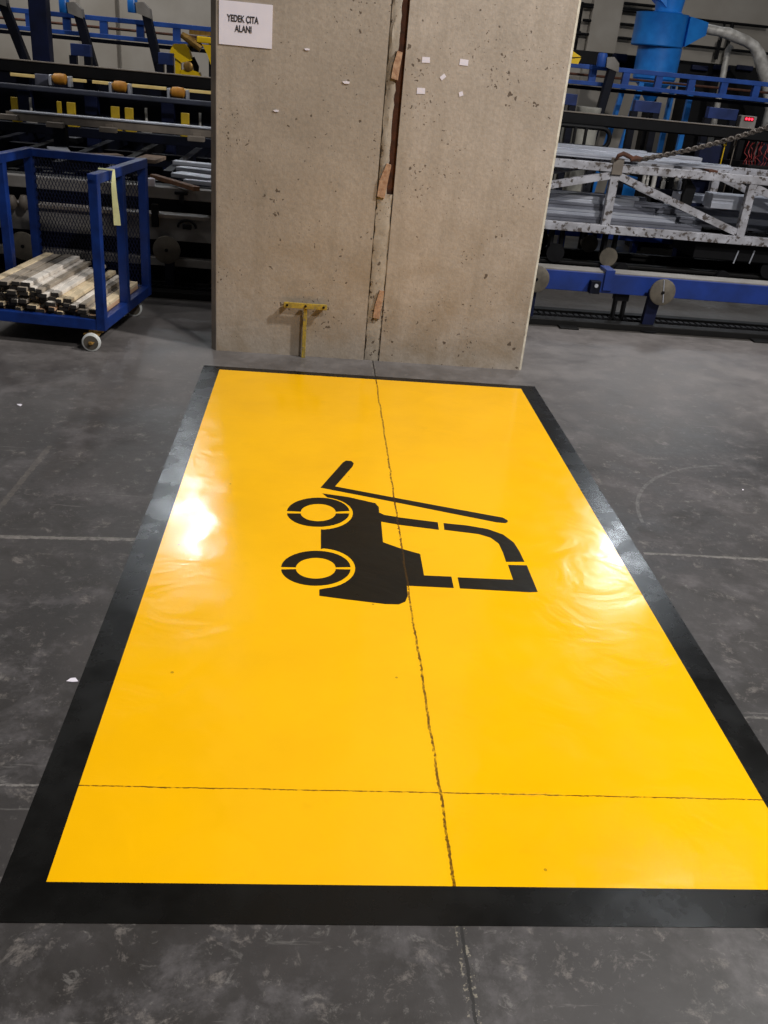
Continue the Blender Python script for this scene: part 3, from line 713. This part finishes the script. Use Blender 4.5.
# tan box beam with lit upper edge, on legs
t = thing('tan_box_beam', (-2.5, 8.2, 0), 'long tan grey box beam crossing at mid height behind the blue cart', 'beam')
TZ1, TZ0 = zat(100, 119.5, 8.2), zat(100, 128, 8.2)
MB().box(xat(10, 112, 8.2), -.45, 8.2, 8.32, TZ0, TZ1, .004).build('beam', M_tan, t)
MB().box(xat(10, 112, 8.2), -.45, 8.19, 8.33, TZ1+.0004, TZ1+.010).build('lit_edge_strip', M_alu, t)  # bright metal strip stands in for light along the upper edge
for x in (-2.2, -.6): MB().box(x-.05, x+.05, 8.21, 8.31, 0, TZ0-.001).build('leg', M_dnavy, t)
# yellow guide plates standing behind it
for px, w, lab in ((14, 6, 'yellow guide plate at the far left of the row'), (59, 4, 'narrow yellow guide plate, left of the second pair'), (71, 8, 'wide yellow guide plate below the left amber roller'), (115, 8, 'yellow guide plate below the middle amber roller, left of its pair'), (129, 8, 'yellow guide plate, right of the pair below the middle amber roller'), (185, 8, 'yellow guide plate next to the column')):
    Yp = 8.7; yt = 96+px*.093; x = xat(px, yt+8, Yp); z1_, z0_ = zat(px, yt, Yp), TZ1-.12; hw = w/2/112
    mb = MB().box(x-hw, x+hw, Yp, Yp+.03, z0_, z1_, .003).box(x-hw*1.4, x+hw*1.4, Yp+.03, Yp+.08, z0_, z0_+.04)
    solo(mb, 'yellow_guide_plate', paint('dull_yellow', (196, 164, 30), (160, 130, 24), 12, .6) if px == 14 else bpy.data.materials['dull_yellow'], (x, Yp, z0_), lab, 'plate', 'yellow guide plates')
# plate carrier
solo(MB().box(-6, -.5, 8.69, 8.79, TZ1-.20, TZ1-.121, .004), 'plate_carrier', M_dnavy, (-3, 8.7, TZ1-.2), 'dark navy bar carrying the yellow guide plates', 'bar')

# dark machine body on the left ------------------------------------------------
mc = thing('transfer_machine', (-3.2, 9.2, 0), 'large dark navy transfer machine filling the space behind the blue cart', 'machine')
MB().box(-6.5, -.5, 10.05, 10.15, 0, 1.22, .01).build('back_panel', M_dnavy, mc)
MB().box(-6.5, -.5, 7.75, 7.85, .50, .60, .004).build('long_beam', M_dnavy, mc)
MB().box(-6.5, -.5, 8.85, 8.95, .55, .66, .004).build('long_beam', M_dnavy, mc)
for i, x in enumerate([-5.8+.42*j for j in range(13)]):
    MB().box(x-.035, x+.035, 7.4, 10.04, .61, .70, .004).build('cross_arm', M_dnavy if i % 2 else M_dark, mc)
    MB().prism([(x-.12, 7.40, .62), (x+.12, 7.40, .62), (x+.02, 7.40, .44), (x-.02, 7.40, .44)], (0, .08, 0)).build('v_bracket', M_dark, mc)
for x in (-5.9, -4.5, -3.1, -1.7, -.7): MB().box(x-.05, x+.05, 7.76, 7.84, 0, .50).build('leg', M_dnavy, mc)
for x in (-5.9, -4.5, -3.1, -1.7, -.7): MB().box(x-.05, x+.05, 8.86, 8.94, 0, .55).build('leg', M_dnavy, mc)
MB().box(-6.5, -.5, 7.36, 7.39, .30, .47).build('apron', M_dark, mc)
for px in (26, 92, 168):
    x = xat(px, 105, 9.85); MB().box(x-.06, x+.06, 9.8, 9.92, 0, k0-.02, .004).build('column_post', M_navy, mc)
for px in (30, 146, 200):
    Yq = 9.3; p = at(px, 95+px*.09, Yq); q = at(px+1, 118+px*.09, Yq)
    mb = MB().path([(p.x, Yq, p.z), (p.x, Yq, q.z)], .012, 8); mb.box(p.x-.045, p.x+.045, Yq-.03, Yq+.03, q.z-.05, q.z+.01, .004)
    mb.build('hanger_rod', M_chrome, mc)
# bits lying on the machine: aluminium offcuts, cardboard, brown stick
def onpx(p0, p1, Yy0, Yy1, w, h, name, mat, label, cat, group=None):
    a = at(p0[0], p0[1], Yy0); b = at(p1[0], p1[1], Yy1)
    z = .712
    a = fl(p0[0], p0[1], z+h/2); b = fl(p1[0], p1[1], z+h/2)
    return solo(MB().bar(a, b, w, h, bev=min(w, h)*.15), name, mat, (a+b)/2, label, cat, group)
onpx((57, 148), (63, 155), 0, 0, .16, .02, 'aluminium_offcut', M_alu, 'short pale offcut lying crosswise above the cart mesh', 'offcut', 'aluminium offcuts')
onpx((68, 153), (88, 155), 0, 0, .08, .02, 'aluminium_offcut', M_alu, 'silver offcut lying along the machine above the cart mesh', 'offcut', 'aluminium offcuts')
onpx((72, 137), (88, 135), 0, 0, .06, .02, 'aluminium_offcut', M_alu, 'thin silver offcut furthest back above the cart', 'offcut', 'aluminium offcuts')
for i, (a, b, w, lab) in enumerate((((174, 162), (214, 166), .09, 'silver profile furthest back on the machine beside the column'), ((178, 168), (214, 172), .10, 'silver profile second from back beside the column'), ((176, 174), (214, 179), .16, 'widest silver profile beside the column'), ((184, 181), (214, 184), .05, 'front silver profile beside the column'))):
    onpx(a, b, 0, 0, w, .03, 'aluminium_profile', M_alu, lab, 'profile', 'profiles beside the column')
onpx((153, 176), (197, 189), 0, 0, .05, .03, 'wooden_stick', paint('brown_stick', (120, 82, 54), None, 20, .7), 'brown wooden stick sticking out beyond the right corner of the cart', 'stick')
onpx((140, 158), (161, 160), 0, 0, .34, .03, 'cardboard_piece', paint('cardboard_tan', (140, 120, 104), None, 10, .9), 'flat tan cardboard piece on the machine behind the cart corner', 'cardboard')
onpx((100, 155), (107, 157), 0, 0, .30, .03, 'cardboard_piece', bpy.data.materials['cardboard_tan'], 'smaller tan cardboard piece above the cart mesh', 'cardboard')
p = at(150, 171, 6.54); solo(MB().lathe((p.x, 6.54, .7), [(.03, 0), (.032, .01), (.032, .045), (.02, .05)], 'Z', 16), 'white_cap', M_paper, (p.x, 6.54, .7), 'small white round cap right behind the cart corner', 'cap', None, True)
# silver scraps: small clutter
offc = [(8, 117, 'pale bracket at the left frame edge below the yellow plate'), (55, 125, 'pale clip under the tan beam above the cart'), (108, 130, 'pale clip under the tan beam in the middle'), (196, 139, 'pale clip under the tan beam by the column')]
for px, py, lab in offc:
    p = at(px, py, 8.14); solo(MB().box(p.x-.07, p.x+.07, 8.12, 8.19, p.z-.02, p.z+.02, .004).box(p.x-.03, p.x+.03, 8.19, 8.22, p.z-.02, p.z+.04), 'pale_clip', M_tan, (p.x, 8.15, p.z), lab, 'clip', 'pale clips under the tan beam')

# ------------------------------------------------------------------ upper blue ladder truss
UY = 11.2
lt = thing('ladder_truss', (0, UY, 0), 'blue horizontal ladder truss running high along the back of the hall', 'truss')
zt1_, zt0_ = zat(100, 16, UY), zat(100, 21, UY); zb1_, zb0_ = zat(100, 33.5, UY), zat(100, 38, UY)
XL, XR = -7, 6.2
MB().box(XL, XR, UY, UY+.07, zt0_, zt1_, .004).build('top_chord', M_mblue, lt)
MB().box(XL, XR, UY, UY+.07, zb0_, zb1_, .004).build('bottom_chord', M_mblue, lt)
xs0 = xat(66, 20, UY); st = xat(103, 23, UY)-xs0
j = -7
while xs0+j*st < XR:
    x = xs0+j*st
    if x > XL+.1: MB().box(x-.04, x+.04, UY+.005, UY+.065, zb1_+.0003, zt0_-.0003).build('rung', M_mblue, lt)
    j += 1
MB().path([(XL, UY+.3, (zt0_+zb1_)/2), (XR, UY+.3, (zt0_+zb1_)/2)], .014, 8).build('rod', M_rust, lt)
for x in (-6.2, -.2, 6.0): MB().box(x-.05, x+.05, UY+.071, UY+.17, 0, zt1_, .004).build('post', M_dnavy, lt)
MB().box(XL, XR, UY+.171, UY+.33, zb0_-.05, zb0_-.01).build('cable_tray', M_dnavy, lt)

# wide navy post
p0 = at(30, 30, 10.4); p1 = at(48, 30, 10.4)
solo(MB().box(p0.x, p1.x, 10.4, 10.55, 0, 3.2, .006), 'navy_post', M_navy, ((p0.x+p1.x)/2, 10.47, 0), 'wide dark navy post at the upper left in front of the blue truss', 'post')
p = at(41, 80, 9.5); solo(MB().box(p.x-.06, p.x+.06, 9.5, 9.58, p.z-.05, p.z+.05, .006), 'junction_box', paint('slate_box', (92, 94, 110), None, 6, .5), (p.x, 9.5, p.z), 'small slate junction box under the black beam on the navy post', 'box')

# slanted arms with a motor on top
arms = [((2, 0), (24, 56), 'navy slanted swing arm at the far upper left'), ((78, 12), (93, 64), 'navy slanted swing arm just right of the wide navy post'), ((146, 12), (160, 72), 'navy slanted swing arm left of the yellow robot'), ((613, 66), (598, 118), 'navy slanted swing arm right of the column')]
for a, b, lab in arms:
    Ya = UY-.14
    pa, pb = at(a[0], a[1], Ya), at(b[0], b[1], Ya)
    t = thing('swing_arm', (pb.x, Ya, 0), lab, 'arm', 'slanted swing arms')
    dvv = (pb-pa).normalized(); pf = pb+dvv*((pb.z-0)/(-dvv.z))
    MB().bar(pa, pf, .09, .10, V((0, 1, 0)), .006).build('arm', M_dnavy, t)
    MB().prism([(pa.x-.09, Ya-.06, pa.z-.02), (pa.x+.06, Ya-.06, pa.z-.06), (pa.x+.05, Ya-.06, pa.z+.03), (pa.x-.02, Ya-.06, pa.z+.09), (pa.x-.1, Ya-.06, pa.z+.08)], (0, .12, 0)).build('elbow', M_grey, t)
    MB().lathe((pa.x-.14, Ya, pa.z+.05), [(.05, -.07), (.055, -.06), (.055, .05), (.045, .07)], 'Z', 16).build('motor', M_cyc if a[0] in (78, 146) else M_mblue, t, True)

# small navy gantries standing behind the black beam
gant = [((70, 43), (90, 47), 'blue gantry right of the wide navy post'), ((158, 52), (173, 55), 'blue gantry beside the yellow robot'), ((563, 93), (578, 95), 'blue gantry against the right side of the column'), ((636, 100), (662, 103), 'blue gantry in front of the cyclone stand'), ((710, 107), (739, 110), 'blue gantry left of the red display')]
for a, b, lab in gant:
    Yg = 10.3; pa, pb = at(a[0], a[1], Yg), at(b[0], b[1], Yg)
    t = thing('blue_gantry', ((pa.x+pb.x)/2, Yg, 0), lab, 'gantry', 'blue gantries')
    MB().box(pa.x, pb.x, Yg, Yg+.09, pa.z-.11, pa.z, .004).build('head', M_gant, t)
    MB().box(pa.x-.02, pa.x+.05, Yg+.005, Yg+.085, 0, pa.z-.1105).build('leg', M_dnavy, t)
    MB().box(pb.x-.07, pb.x, Yg+.005, Yg+.085, 0, pa.z-.1105).build('leg', M_dnavy, t)

# yellow robots
def robot(px, py, Yr, label, flip=1):
    p = at(px, py, Yr); x, z = p.x, p.z          # p: top of shoulder
    t = thing('yellow_robot', (x, Yr, 0), label, 'robot', 'yellow robots')
    MB().box(x+.0, x+.22, Yr-.05, Yr+.15, 0, z-.36, .01).build('pedestal', M_dnavy, t)
    MB().prism([(x-.06, Yr-.06, z-.08), (x-.02, Yr-.06, z), (x+.1, Yr-.06, z+.01), (x+.14, Yr-.06, z-.04), (x+.17, Yr-.06, z-.14), (x+.06, Yr-.06, z-.17), (x-.02, Yr-.06, z-.12)], (0, .14, 0)).build('shoulder', M_yel, t)
    MB().box(x-.01, x+.05, Yr-.04, Yr+.06, z-.36, z-.12, .01).build('column', M_yel, t)
    MB().prism([(x+.05, Yr-.05, z-.36), (x+.27, Yr-.05, z-.36), (x+.25, Yr-.05, z-.25), (x+.12, Yr-.05, z-.22), (x+.05, Yr-.05, z-.24)], (0, .12, 0)).build('base', M_yel, t)
    MB().path([(x+.16, Yr, z-.12), (x+.21, Yr, z-.2), (x+.20, Yr, z-.28)], [.035, .03, .028], 10).build('cable', M_dark, t, True)
    MB().lathe((x+.13, Yr-.07, z-.2), [(.03, 0), (.05, .01), (.05, .1)], 'Y', 16).build('joint', M_brass, t, True)
    MB().path([(x+.1, Yr+.05, z-.04), (x+.22, Yr+.05, z+.05), (x+.34, Yr+.05, z+.08)], [.035, .03, .025], 10).build('forearm', M_dark, t, True)
    return t
robot(176, 44, 10.6, 'yellow robot arm on a navy base left of the column')
p = at(203, 42, 10.4)
t = thing('yellow_gripper', (p.x, 10.4, p.z), 'yellow gripper head hanging beside the left edge of the column', 'gripper')
MB().box(p.x-.06, p.x+.2, 10.37, 10.47, p.z-.01, p.z+.05, .01).build('head', M_yel, t)
MB().prism([(p.x-.01, 10.38, p.z-.02), (p.x+.2, 10.38, p.z-.02), (p.x+.2, 10.38, p.z-.2), (p.x+.08, 10.38, p.z-.2), (p.x+.04, 10.38, p.z-.1)], (0, .08, 0)).build('jaw', M_yel, t)
MB().path([(p.x-.22, 10.42, p.z+.05), (p.x-.12, 10.42, p.z+.0), (p.x-.02, 10.42, p.z-.06)], [.03, .045, .04], 10).box(p.x-.14, p.x+.1, 10.4, 10.46, p.z+.06, p.z+.1).build('wrist', M_brass, t, True)
for yy in (0,): MB().box(p.x+.05, p.x+.12, 10.47, 10.55, 0, p.z+.05).build('support_post', M_dnavy, t)
p = at(573, 56, 10.4); t = thing('yellow_clamp', (p.x, 10.4, p.z), 'small yellow clamp peeking out at the right edge of the column', 'clamp')
MB().prism([(p.x-.2, 10.4, p.z+.06), (p.x-.04, 10.4, p.z+.06), (p.x+.09, 10.4, p.z-.0), (p.x+.0, 10.4, p.z-.012), (p.x-.2, 10.4, p.z-.0)], (0, .06, 0)).build('upper_jaw', M_yel, t)
MB().prism([(p.x-.2, 10.4, p.z-.03), (p.x+.0, 10.4, p.z-.025), (p.x+.09, 10.4, p.z-.01), (p.x+.07, 10.4, p.z-.07), (p.x-.2, 10.4, p.z-.07)], (0, .06, 0)).build('lower_jaw', M_yel, t)
MB().box(p.x-.15, p.x-.08, 10.46, 10.52, 0, p.z+.02).build('support_post', M_dnavy, t)

# ------------------------------------------------------------------ right side background
# cyclone separator
QY = 12.2
pc = at(662, 30, QY); cx = pc.x
zt = at(664, 14, QY).z; zm = at(660, 46, QY).z; zl = at(658, 79, QY).z; zc = at(655, 104, QY).z
cyc = thing('dust_cyclone', (cx, QY, 0), 'bright blue dust cyclone on a blue stand right of the column', 'cyclone')
rr = (xat(689, 30, QY)-xat(639, 28, QY))/2
MB().lathe((cx-.03, QY, 0), [(rr*.97, zm-.012), (rr, zm), (rr, zt-.01), (rr*1.02, zt)], 'Z', 32).build('drum', M_cyc, cyc, True)
MB().lathe((cx+.02, QY, 0), [(rr*.12, zc), (rr*.55, zl-.1), (rr*.84, zl), (rr*.86, zm-.014)], 'Z', 28).build('cone', M_cyc, cyc, True)
zcap = at(670, -14, QY).z
MB().lathe((cx+.03, QY, 0), [(.17, zt+.001), (.18, zt+.02), (.16, zt+.03), (.19, zcap)], 'Z', 24).build('cap', M_cyc, cyc, True)
MB().prism([(cx-.05, QY-.16, zt+.06), (cx-.3, QY-.16, zcap-.05), (cx-.1, QY-.16, zcap)], (0, .3, 0)).build('vent_hood', M_cyc, cyc)
# outlet transition (square to round) to the right
xe = xat(705, 30, QY); x0_ = cx-.03+rr*.9; ze = at(704, 29, QY).z
mb = MB(); ra = [mb.bm.verts.new((x0_, QY+a_*.2, b_)) for a_, b_ in ((-1, zm+.01), (1, zm+.01), (1, zt-.01), (-1, zt-.01))]
rb = [mb.bm.verts.new((xe, QY+a_*.07, ze+b_*.07)) for a_, b_ in ((-1, -1), (1, -1), (1, 1), (-1, 1))]
mb.bm.faces.new(ra); mb.bm.faces.new(rb[::-1])
for i in range(4): mb.bm.faces.new((ra[i], ra[(i+1) % 4], rb[(i+1) % 4], rb[i]))
mb.build('outlet', M_cyc, cyc)
std = bpy.data.objects.new('stand', None); COL.objects.link(std); std.parent = cyc
sxl, sxr = xat(629, 79, QY), xat(685, 85, QY); sz = at(650, 80, QY).z
for yy in (QY-.33, QY+.33):
    MB().box(sxl, sxr, yy-.025, yy+.025, sz-.04, sz, .004).build('stand_beam', M_cyc, std)
    for s, xx, xf in ((-1, sxl+.06, xat(606, 165, QY)-.06), (1, sxr-.03, sxr-.03)):
        MB().bar((xx, yy, sz-.041), (xf, yy, 0.002), .06, .06, V((0, 1, 0))).build('leg', M_cyc, std)
for xx in (sxl+.03, sxr-.03): MB().box(xx-.025, xx+.025, QY-.304, QY+.304, sz-.04, sz, .004).build('stand_beam', M_cyc, std)
MB().box(sxl+.05, sxr-.05, QY-.355, QY-.335, .62, .66).build('tie_bar', M_cyc, std)
# bin under the cyclone
mb = MB().lathe((cx-.1, QY, 0), [(.17, 0), (.19, .02), (.2, .5), (.21, .52), (.17, .53)], 'Z', 24)
solo(mb, 'blue_bin', M_cyc, (cx-.1, QY, 0), 'blue round bin standing under the cyclone', 'bin', None, True)
# silver duct
pts = [(706, 28.6), (712, 30), (720, 31.5), (727, 33), (736, 37), (746, 41), (754, 46), (759, 55), (763, 68), (768, 84), (772, 110)]
mb = MB(); P3 = [at(x, y, QY) for x, y in pts]; P3[-1:] = [P3[-1], V((P3[-1].x+.02, QY, .0))]
mb.path(P3, [.055, .058, .055, .066, .066, .062, .062, .078, .080, .082, .085, .085], 18)
solo(mb, 'air_duct', M_chrome, P3[0], 'silver bent air duct leaving the cyclone to the right', 'duct', None, True)
for f_, nm, lab in (((727, 44), 'air_pipe', 'thin silver standing pipe below the duct'),):
    a = at(728, 50, QY+.3); b = at(717, 107, QY+.3); dvv = (b-a).normalized(); c3 = b+dvv*(b.z/(-dvv.z))
    solo(MB().path([a+V((.03, 0, .05)), a, b, c3], .04, 12), nm, M_chrome, (c3.x, QY+.3, 0), lab, 'pipe', None, True)
# wall railing pipes
rl = thing('wall_pipework', (4, WY-.12, 1.2), 'thin black pipe grid fixed on the back wall right of the column', 'pipework')
for (a, b) in (((577, 3), (655, 12)), ((578, 6.5), (655, 13)), ((583, 20), (655, 27.5)), ((578, 34), (655, 41)), ((690, 18), (768, 28)), ((686, 45), (768, 54)), ((600, 1), (655, 6))):
    pa, pb = at(*a, WY-.1), at(*b, WY-.1); z = (pa.z+pb.z)/2; MB().path([(pa.x, WY-.1, z), (pb.x, WY-.1, z)], .02, 8).build('pipe', M_dark, rl)
for a, b, r_ in (((582, 2), (577, 60), .035), ((733, 22), (728, 120), .03), ((725, 22), (722, 60), .02), ((719, 40), (717, 60), .02)):
    pa, pb = at(*a, WY-.1), at(*b, WY-.1); MB().path([(pa.x, WY-.1, pa.z), (pa.x, WY-.1, pb.z)], r_, 8).build('riser', M_dark, rl)
for a in ((560, 30), (650, 33)):
    pa = at(*a, WY-.05); MB().box(pa.x+.0, pa.x+.3, WY-.15, WY-.0, pa.z-.03, pa.z+.01).build('wall_clip', M_dark, rl)
# dark machine band below pipes
db = thing('dark_machine', (5, 12.9, 0), 'long dark machine housing standing before the back wall at right', 'machine')
zA, zB = at(600, 52, 12.9).z, at(600, 64, 12.9).z
MB().box(3.0, 9.0, 12.9, 13.2, zB-.02, zA, .01).build('upper_body', M_dark, db)
MB().box(at(690, 80, 12.9).x, 9.0, 12.95, 13.3, 0, zB-.021, .01).build('lower_body', M_dark, db)
MB().box(4.4, 4.5, 12.95, 13.15, 0, zB-.021).build('leg', M_dark, db)
MB().box(3.1, 3.2, 12.95, 13.15, 0, zB-.021).build('leg', M_dark, db)
for px in (700, 722, 745):
    p = at(px, 68, 12.88); MB().box(p.x-.12, p.x+.1, 12.84, 12.899, p.z-.03, p.z+.03, .01).build('access_panel', M_navy, db)
p = at(620, 57, 12.85)
MB().box(p.x-.1, p.x+.1, 12.82, 12.899, p.z-.06, p.z+.04, .02).build('access_panel', M_navy, db)
# drums behind the trolley
for px, yt, yb, r_, lab in ((589, 107, 149, .135, 'grey metal drum behind the black beam, right one'), (569, 127, 149, .085, 'small pale canister beside the grey drum, close to the column')):
    Yd = 10.55 if px > 580 else 10.85; p = at(px, yt, Yd)
    mb = MB().lathe((p.x, Yd, 0), [(r_*.95, 0), (r_, .01), (r_, .3), (r_*1.04, .31), (r_, .33), (r_, .55), (r_*1.04, .56), (r_, .58), (r_, .8), (r_*1.04, .81), (r_, .83), (r_, p.z-.04), (r_*1.04, p.z-.03), (r_*1.03, p.z), (r_*.9, p.z)], 'Z', 24)
    solo(mb, 'metal_drum', M_drum, (p.x, Yd, 0), lab, 'drum', 'drums behind the trolley', True)
# black rounded guard frame
Yf = 9.5; pz0, pz1 = zat(585, 147, Yf), zat(585, 127, Yf); xl, xr = xat(558, 138, Yf)-.3, xat(609, 140, Yf)
gf = thing('black_guard_frame', ((xl+xr)/2, Yf, 0), 'black rounded guard frame below the black beam right of the column', 'frame')
rp_ = .08; pts = [(xl, Yf, pz1), (xr-rp_, Yf, pz1)] + [(xr-rp_+rp_*math.sin(a), Yf, pz1-rp_+rp_*math.cos(a)) for a in (.4, .8, 1.2, 1.57)] + [(xr-rp_+rp_*math.cos(a), Yf, pz0+rp_-rp_*math.sin(a)) for a in (0.0, .4, .8, 1.2, 1.57)] + [(xl, Yf, pz0)]
MB().path(pts, .022, 10).build('hoop', M_dark, gf, True)
for px in (574, 585):
    xx = xat(px, 137, Yf); MB().box(xx-.012, xx+.012, Yf-.02, Yf+.02, pz0, pz1).build('bar', M_dark, gf)
MB().box(xl+.05, xl+.1, Yf-.02, Yf+.02, 0, pz0).build('leg', M_dark, gf); MB().box(xr-.12, xr-.08, Yf-.02, Yf+.02, 0, pz0).build('leg', M_dark, gf)
# machine rack right
rk = thing('valve_rack', (4.2, 9.75, 0), 'dark rack crowded with small valves behind the white trolley', 'rack')
xl, xr = xat(650, 150, 9.9), xat(800, 150, 9.9)
MB().box(xl, xr, 10.0, 10.1, 0, .98, .006).build('back_plate', M_dark, rk)
MB().box(xl, xr, 9.72, 10.0, .60, .65, .004).build('shelf', M_dnavy, rk)
for x in (xl+.03, xr-.03): MB().box(x-.03, x+.03, 9.72, 9.99, 0, .599).build('leg', M_dark, rk)
for i in range(26):
    px = random.uniform(652, 765); x = xat(px, 150, 9.8); h = random.uniform(.06, .26); r_ = random.uniform(.012, .03)
    yy = random.uniform(9.76, 9.94)
    o = MB().lathe((x, yy, .651), [(r_, 0), (r_, h*.6), (r_*.6, h*.65), (r_*.6, h*.9), (r_*1.2, h*.92), (r_*1.2, h)], 'Z', 10).build('valve', random.choice((M_dark, M_navy, M_alu, M_tan, M_dark, M_chrome)), rk, True)
for px, m_ in ((726, M_yel), (736, M_tan)):
    x = xat(px, 141, 9.74); MB().box(x-.012, x+.012, 9.73, 9.755, at(px, 146, 9.73).z, at(px, 140, 9.73).z, .004).box(x-.004, x+.004, 9.735, 9.745, .651, at(px, 146, 9.73).z).build('yellow_tag', m_, rk)
p0, p1 = at(701, 146, 9.2), at(722, 148, 9.2)
solo(MB().box(p0.x, p1.x, 9.2, 9.32, 0, p0.z+.02, .006), 'navy_post', M_navy, ((p0.x+p1.x)/2, 9.26, 0), 'short wide navy post behind the right part of the white trolley', 'post')
p0, p1 = at(748, 165, 9.3), at(790, 168, 9.3)
solo(MB().box(p0.x, p1.x, 9.3, 9.5, 0, p0.z, .006), 'black_cabinet', M_dark, ((p0.x+p1.x)/2, 9.4, 0), 'low black cabinet at the right edge behind the trolley', 'cabinet')
mb = MB()
for i in range(9):
    x = xat(746+i*3, 150, 9.4); z_ = at(750, 165, 9.4).z
    mb.path([(x+random.uniform(-.02, .02), 9.38+random.uniform(-.03, .03), z_+.002+q*.035+random.uniform(-.01, .01)) if q else (x, 9.38, z_+.004) for q in range(7)], .004, 6)
solo(mb, 'cable_tangle', M_wire, (xat(755, 150, 9.4), 9.4, p0.z), 'tangle of thin red cables on the black cabinet at the right edge', 'cables')
# red display
p = at(749, 119, 10.3)
t = thing('led_display', (p.x, 10.3, 0), 'small control box with glowing red lamps at the right', 'display')
MB().box(p.x-.09, p.x+.09, 10.3, 10.4, p.z-.13, p.z+.03, .01).build('housing', M_grey, t)
MB().box(p.x-.03, p.x+.03, 10.33, 10.39, 0, p.z-.1305).build('stand', M_dark, t)
for i in (-1, 0, 1): MB().lathe((p.x+i*.032, 10.292, p.z), [(.012, 0), (.012, .012)], 'Y', 12).build('red_lamp', M_led, t)
MB().box(p.x-.055, p.x+.055, 10.2935, 10.3, p.z-.022, p.z+.022).build('lamp_window', paint('dark_red', (150, 20, 30), None, 10, .4), t)

# ------------------------------------------------------------------ light
def area(name, loc, tgt, size, power, color, sy=None):
    l = bpy.data.lights.new(name, 'AREA'); l.energy = power; l.color = color; l.size = size
    if sy: l.shape = 'RECTANGLE'; l.size_y = sy
    else: l.shape = 'DISK'
    o = bpy.data.objects.new(name, l); COL.objects.link(o); o.location = loc
    o.rotation_euler = (V(tgt)-V(loc)).to_track_quat('-Z', 'Y').to_euler(); return o
area('high_bay_key', (5.2, 2.6, 6.6), (.6, 3.2, 0), .35, 600, (1, .975, .94))
area('high_bay_near', (3.2, -.6, 6.8), (.2, 2.6, 0), .5, 285, (1, .975, .94))
def glare(name, loc, size, power, sp, sy=None):
    o = area(name, loc, (loc[0]*.2+.3, 3.2, 0), size, power, (.86, .93, 1), sy); o.data.spread = math.radians(sp)
glare('high_bay_back_left', (-2.0, 14.6, 6.3), .34, 5.5, 70)
glare('added_glare_panel_left', (-2.45, 14.4, 5.6), 1.1, 6, 80, 2.4)  # added wide dim panel, stretches the left glare on the bay
glare('high_bay_back_right', (6.05, 14.4, 6.2), .5, 6, 70)
glare('added_glare_panel_right', (5.9, 13.6, 5.8), 1.3, 8, 80, 2.0)  # added wide dim panel, stretches the right glare on the bay
area('high_bay_right', (4.6, 6.9, 7.6), (4.0, 7.4, 0), .7, 40, (.92, .96, 1))
area('added_fill_left_front', (-4.4, 4.3, 6.8), (-2.4, 6.6, 0), .7, 55, (1, .98, .95))  # added weak fill, brightens the table behind the cart
area('added_fill_left_wall', (-4.6, 10.2, 6.4), (-3.0, 14.0, 1.5), .7, 190, (1, .98, .95))  # added light for the left wall and the machinery before it
w = bpy.data.worlds.new('hall'); S.world = w; w.use_nodes = True
bg = w.node_tree.nodes['Background']; bg.inputs[0].default_value = (.9, .94, 1, 1); bg.inputs[1].default_value = .06
S.view_settings.view_transform = 'Standard'; S.view_settings.look = 'None'; S.view_settings.exposure = .0; S.view_settings.gamma = 1
S.view_settings.use_curve_mapping = False
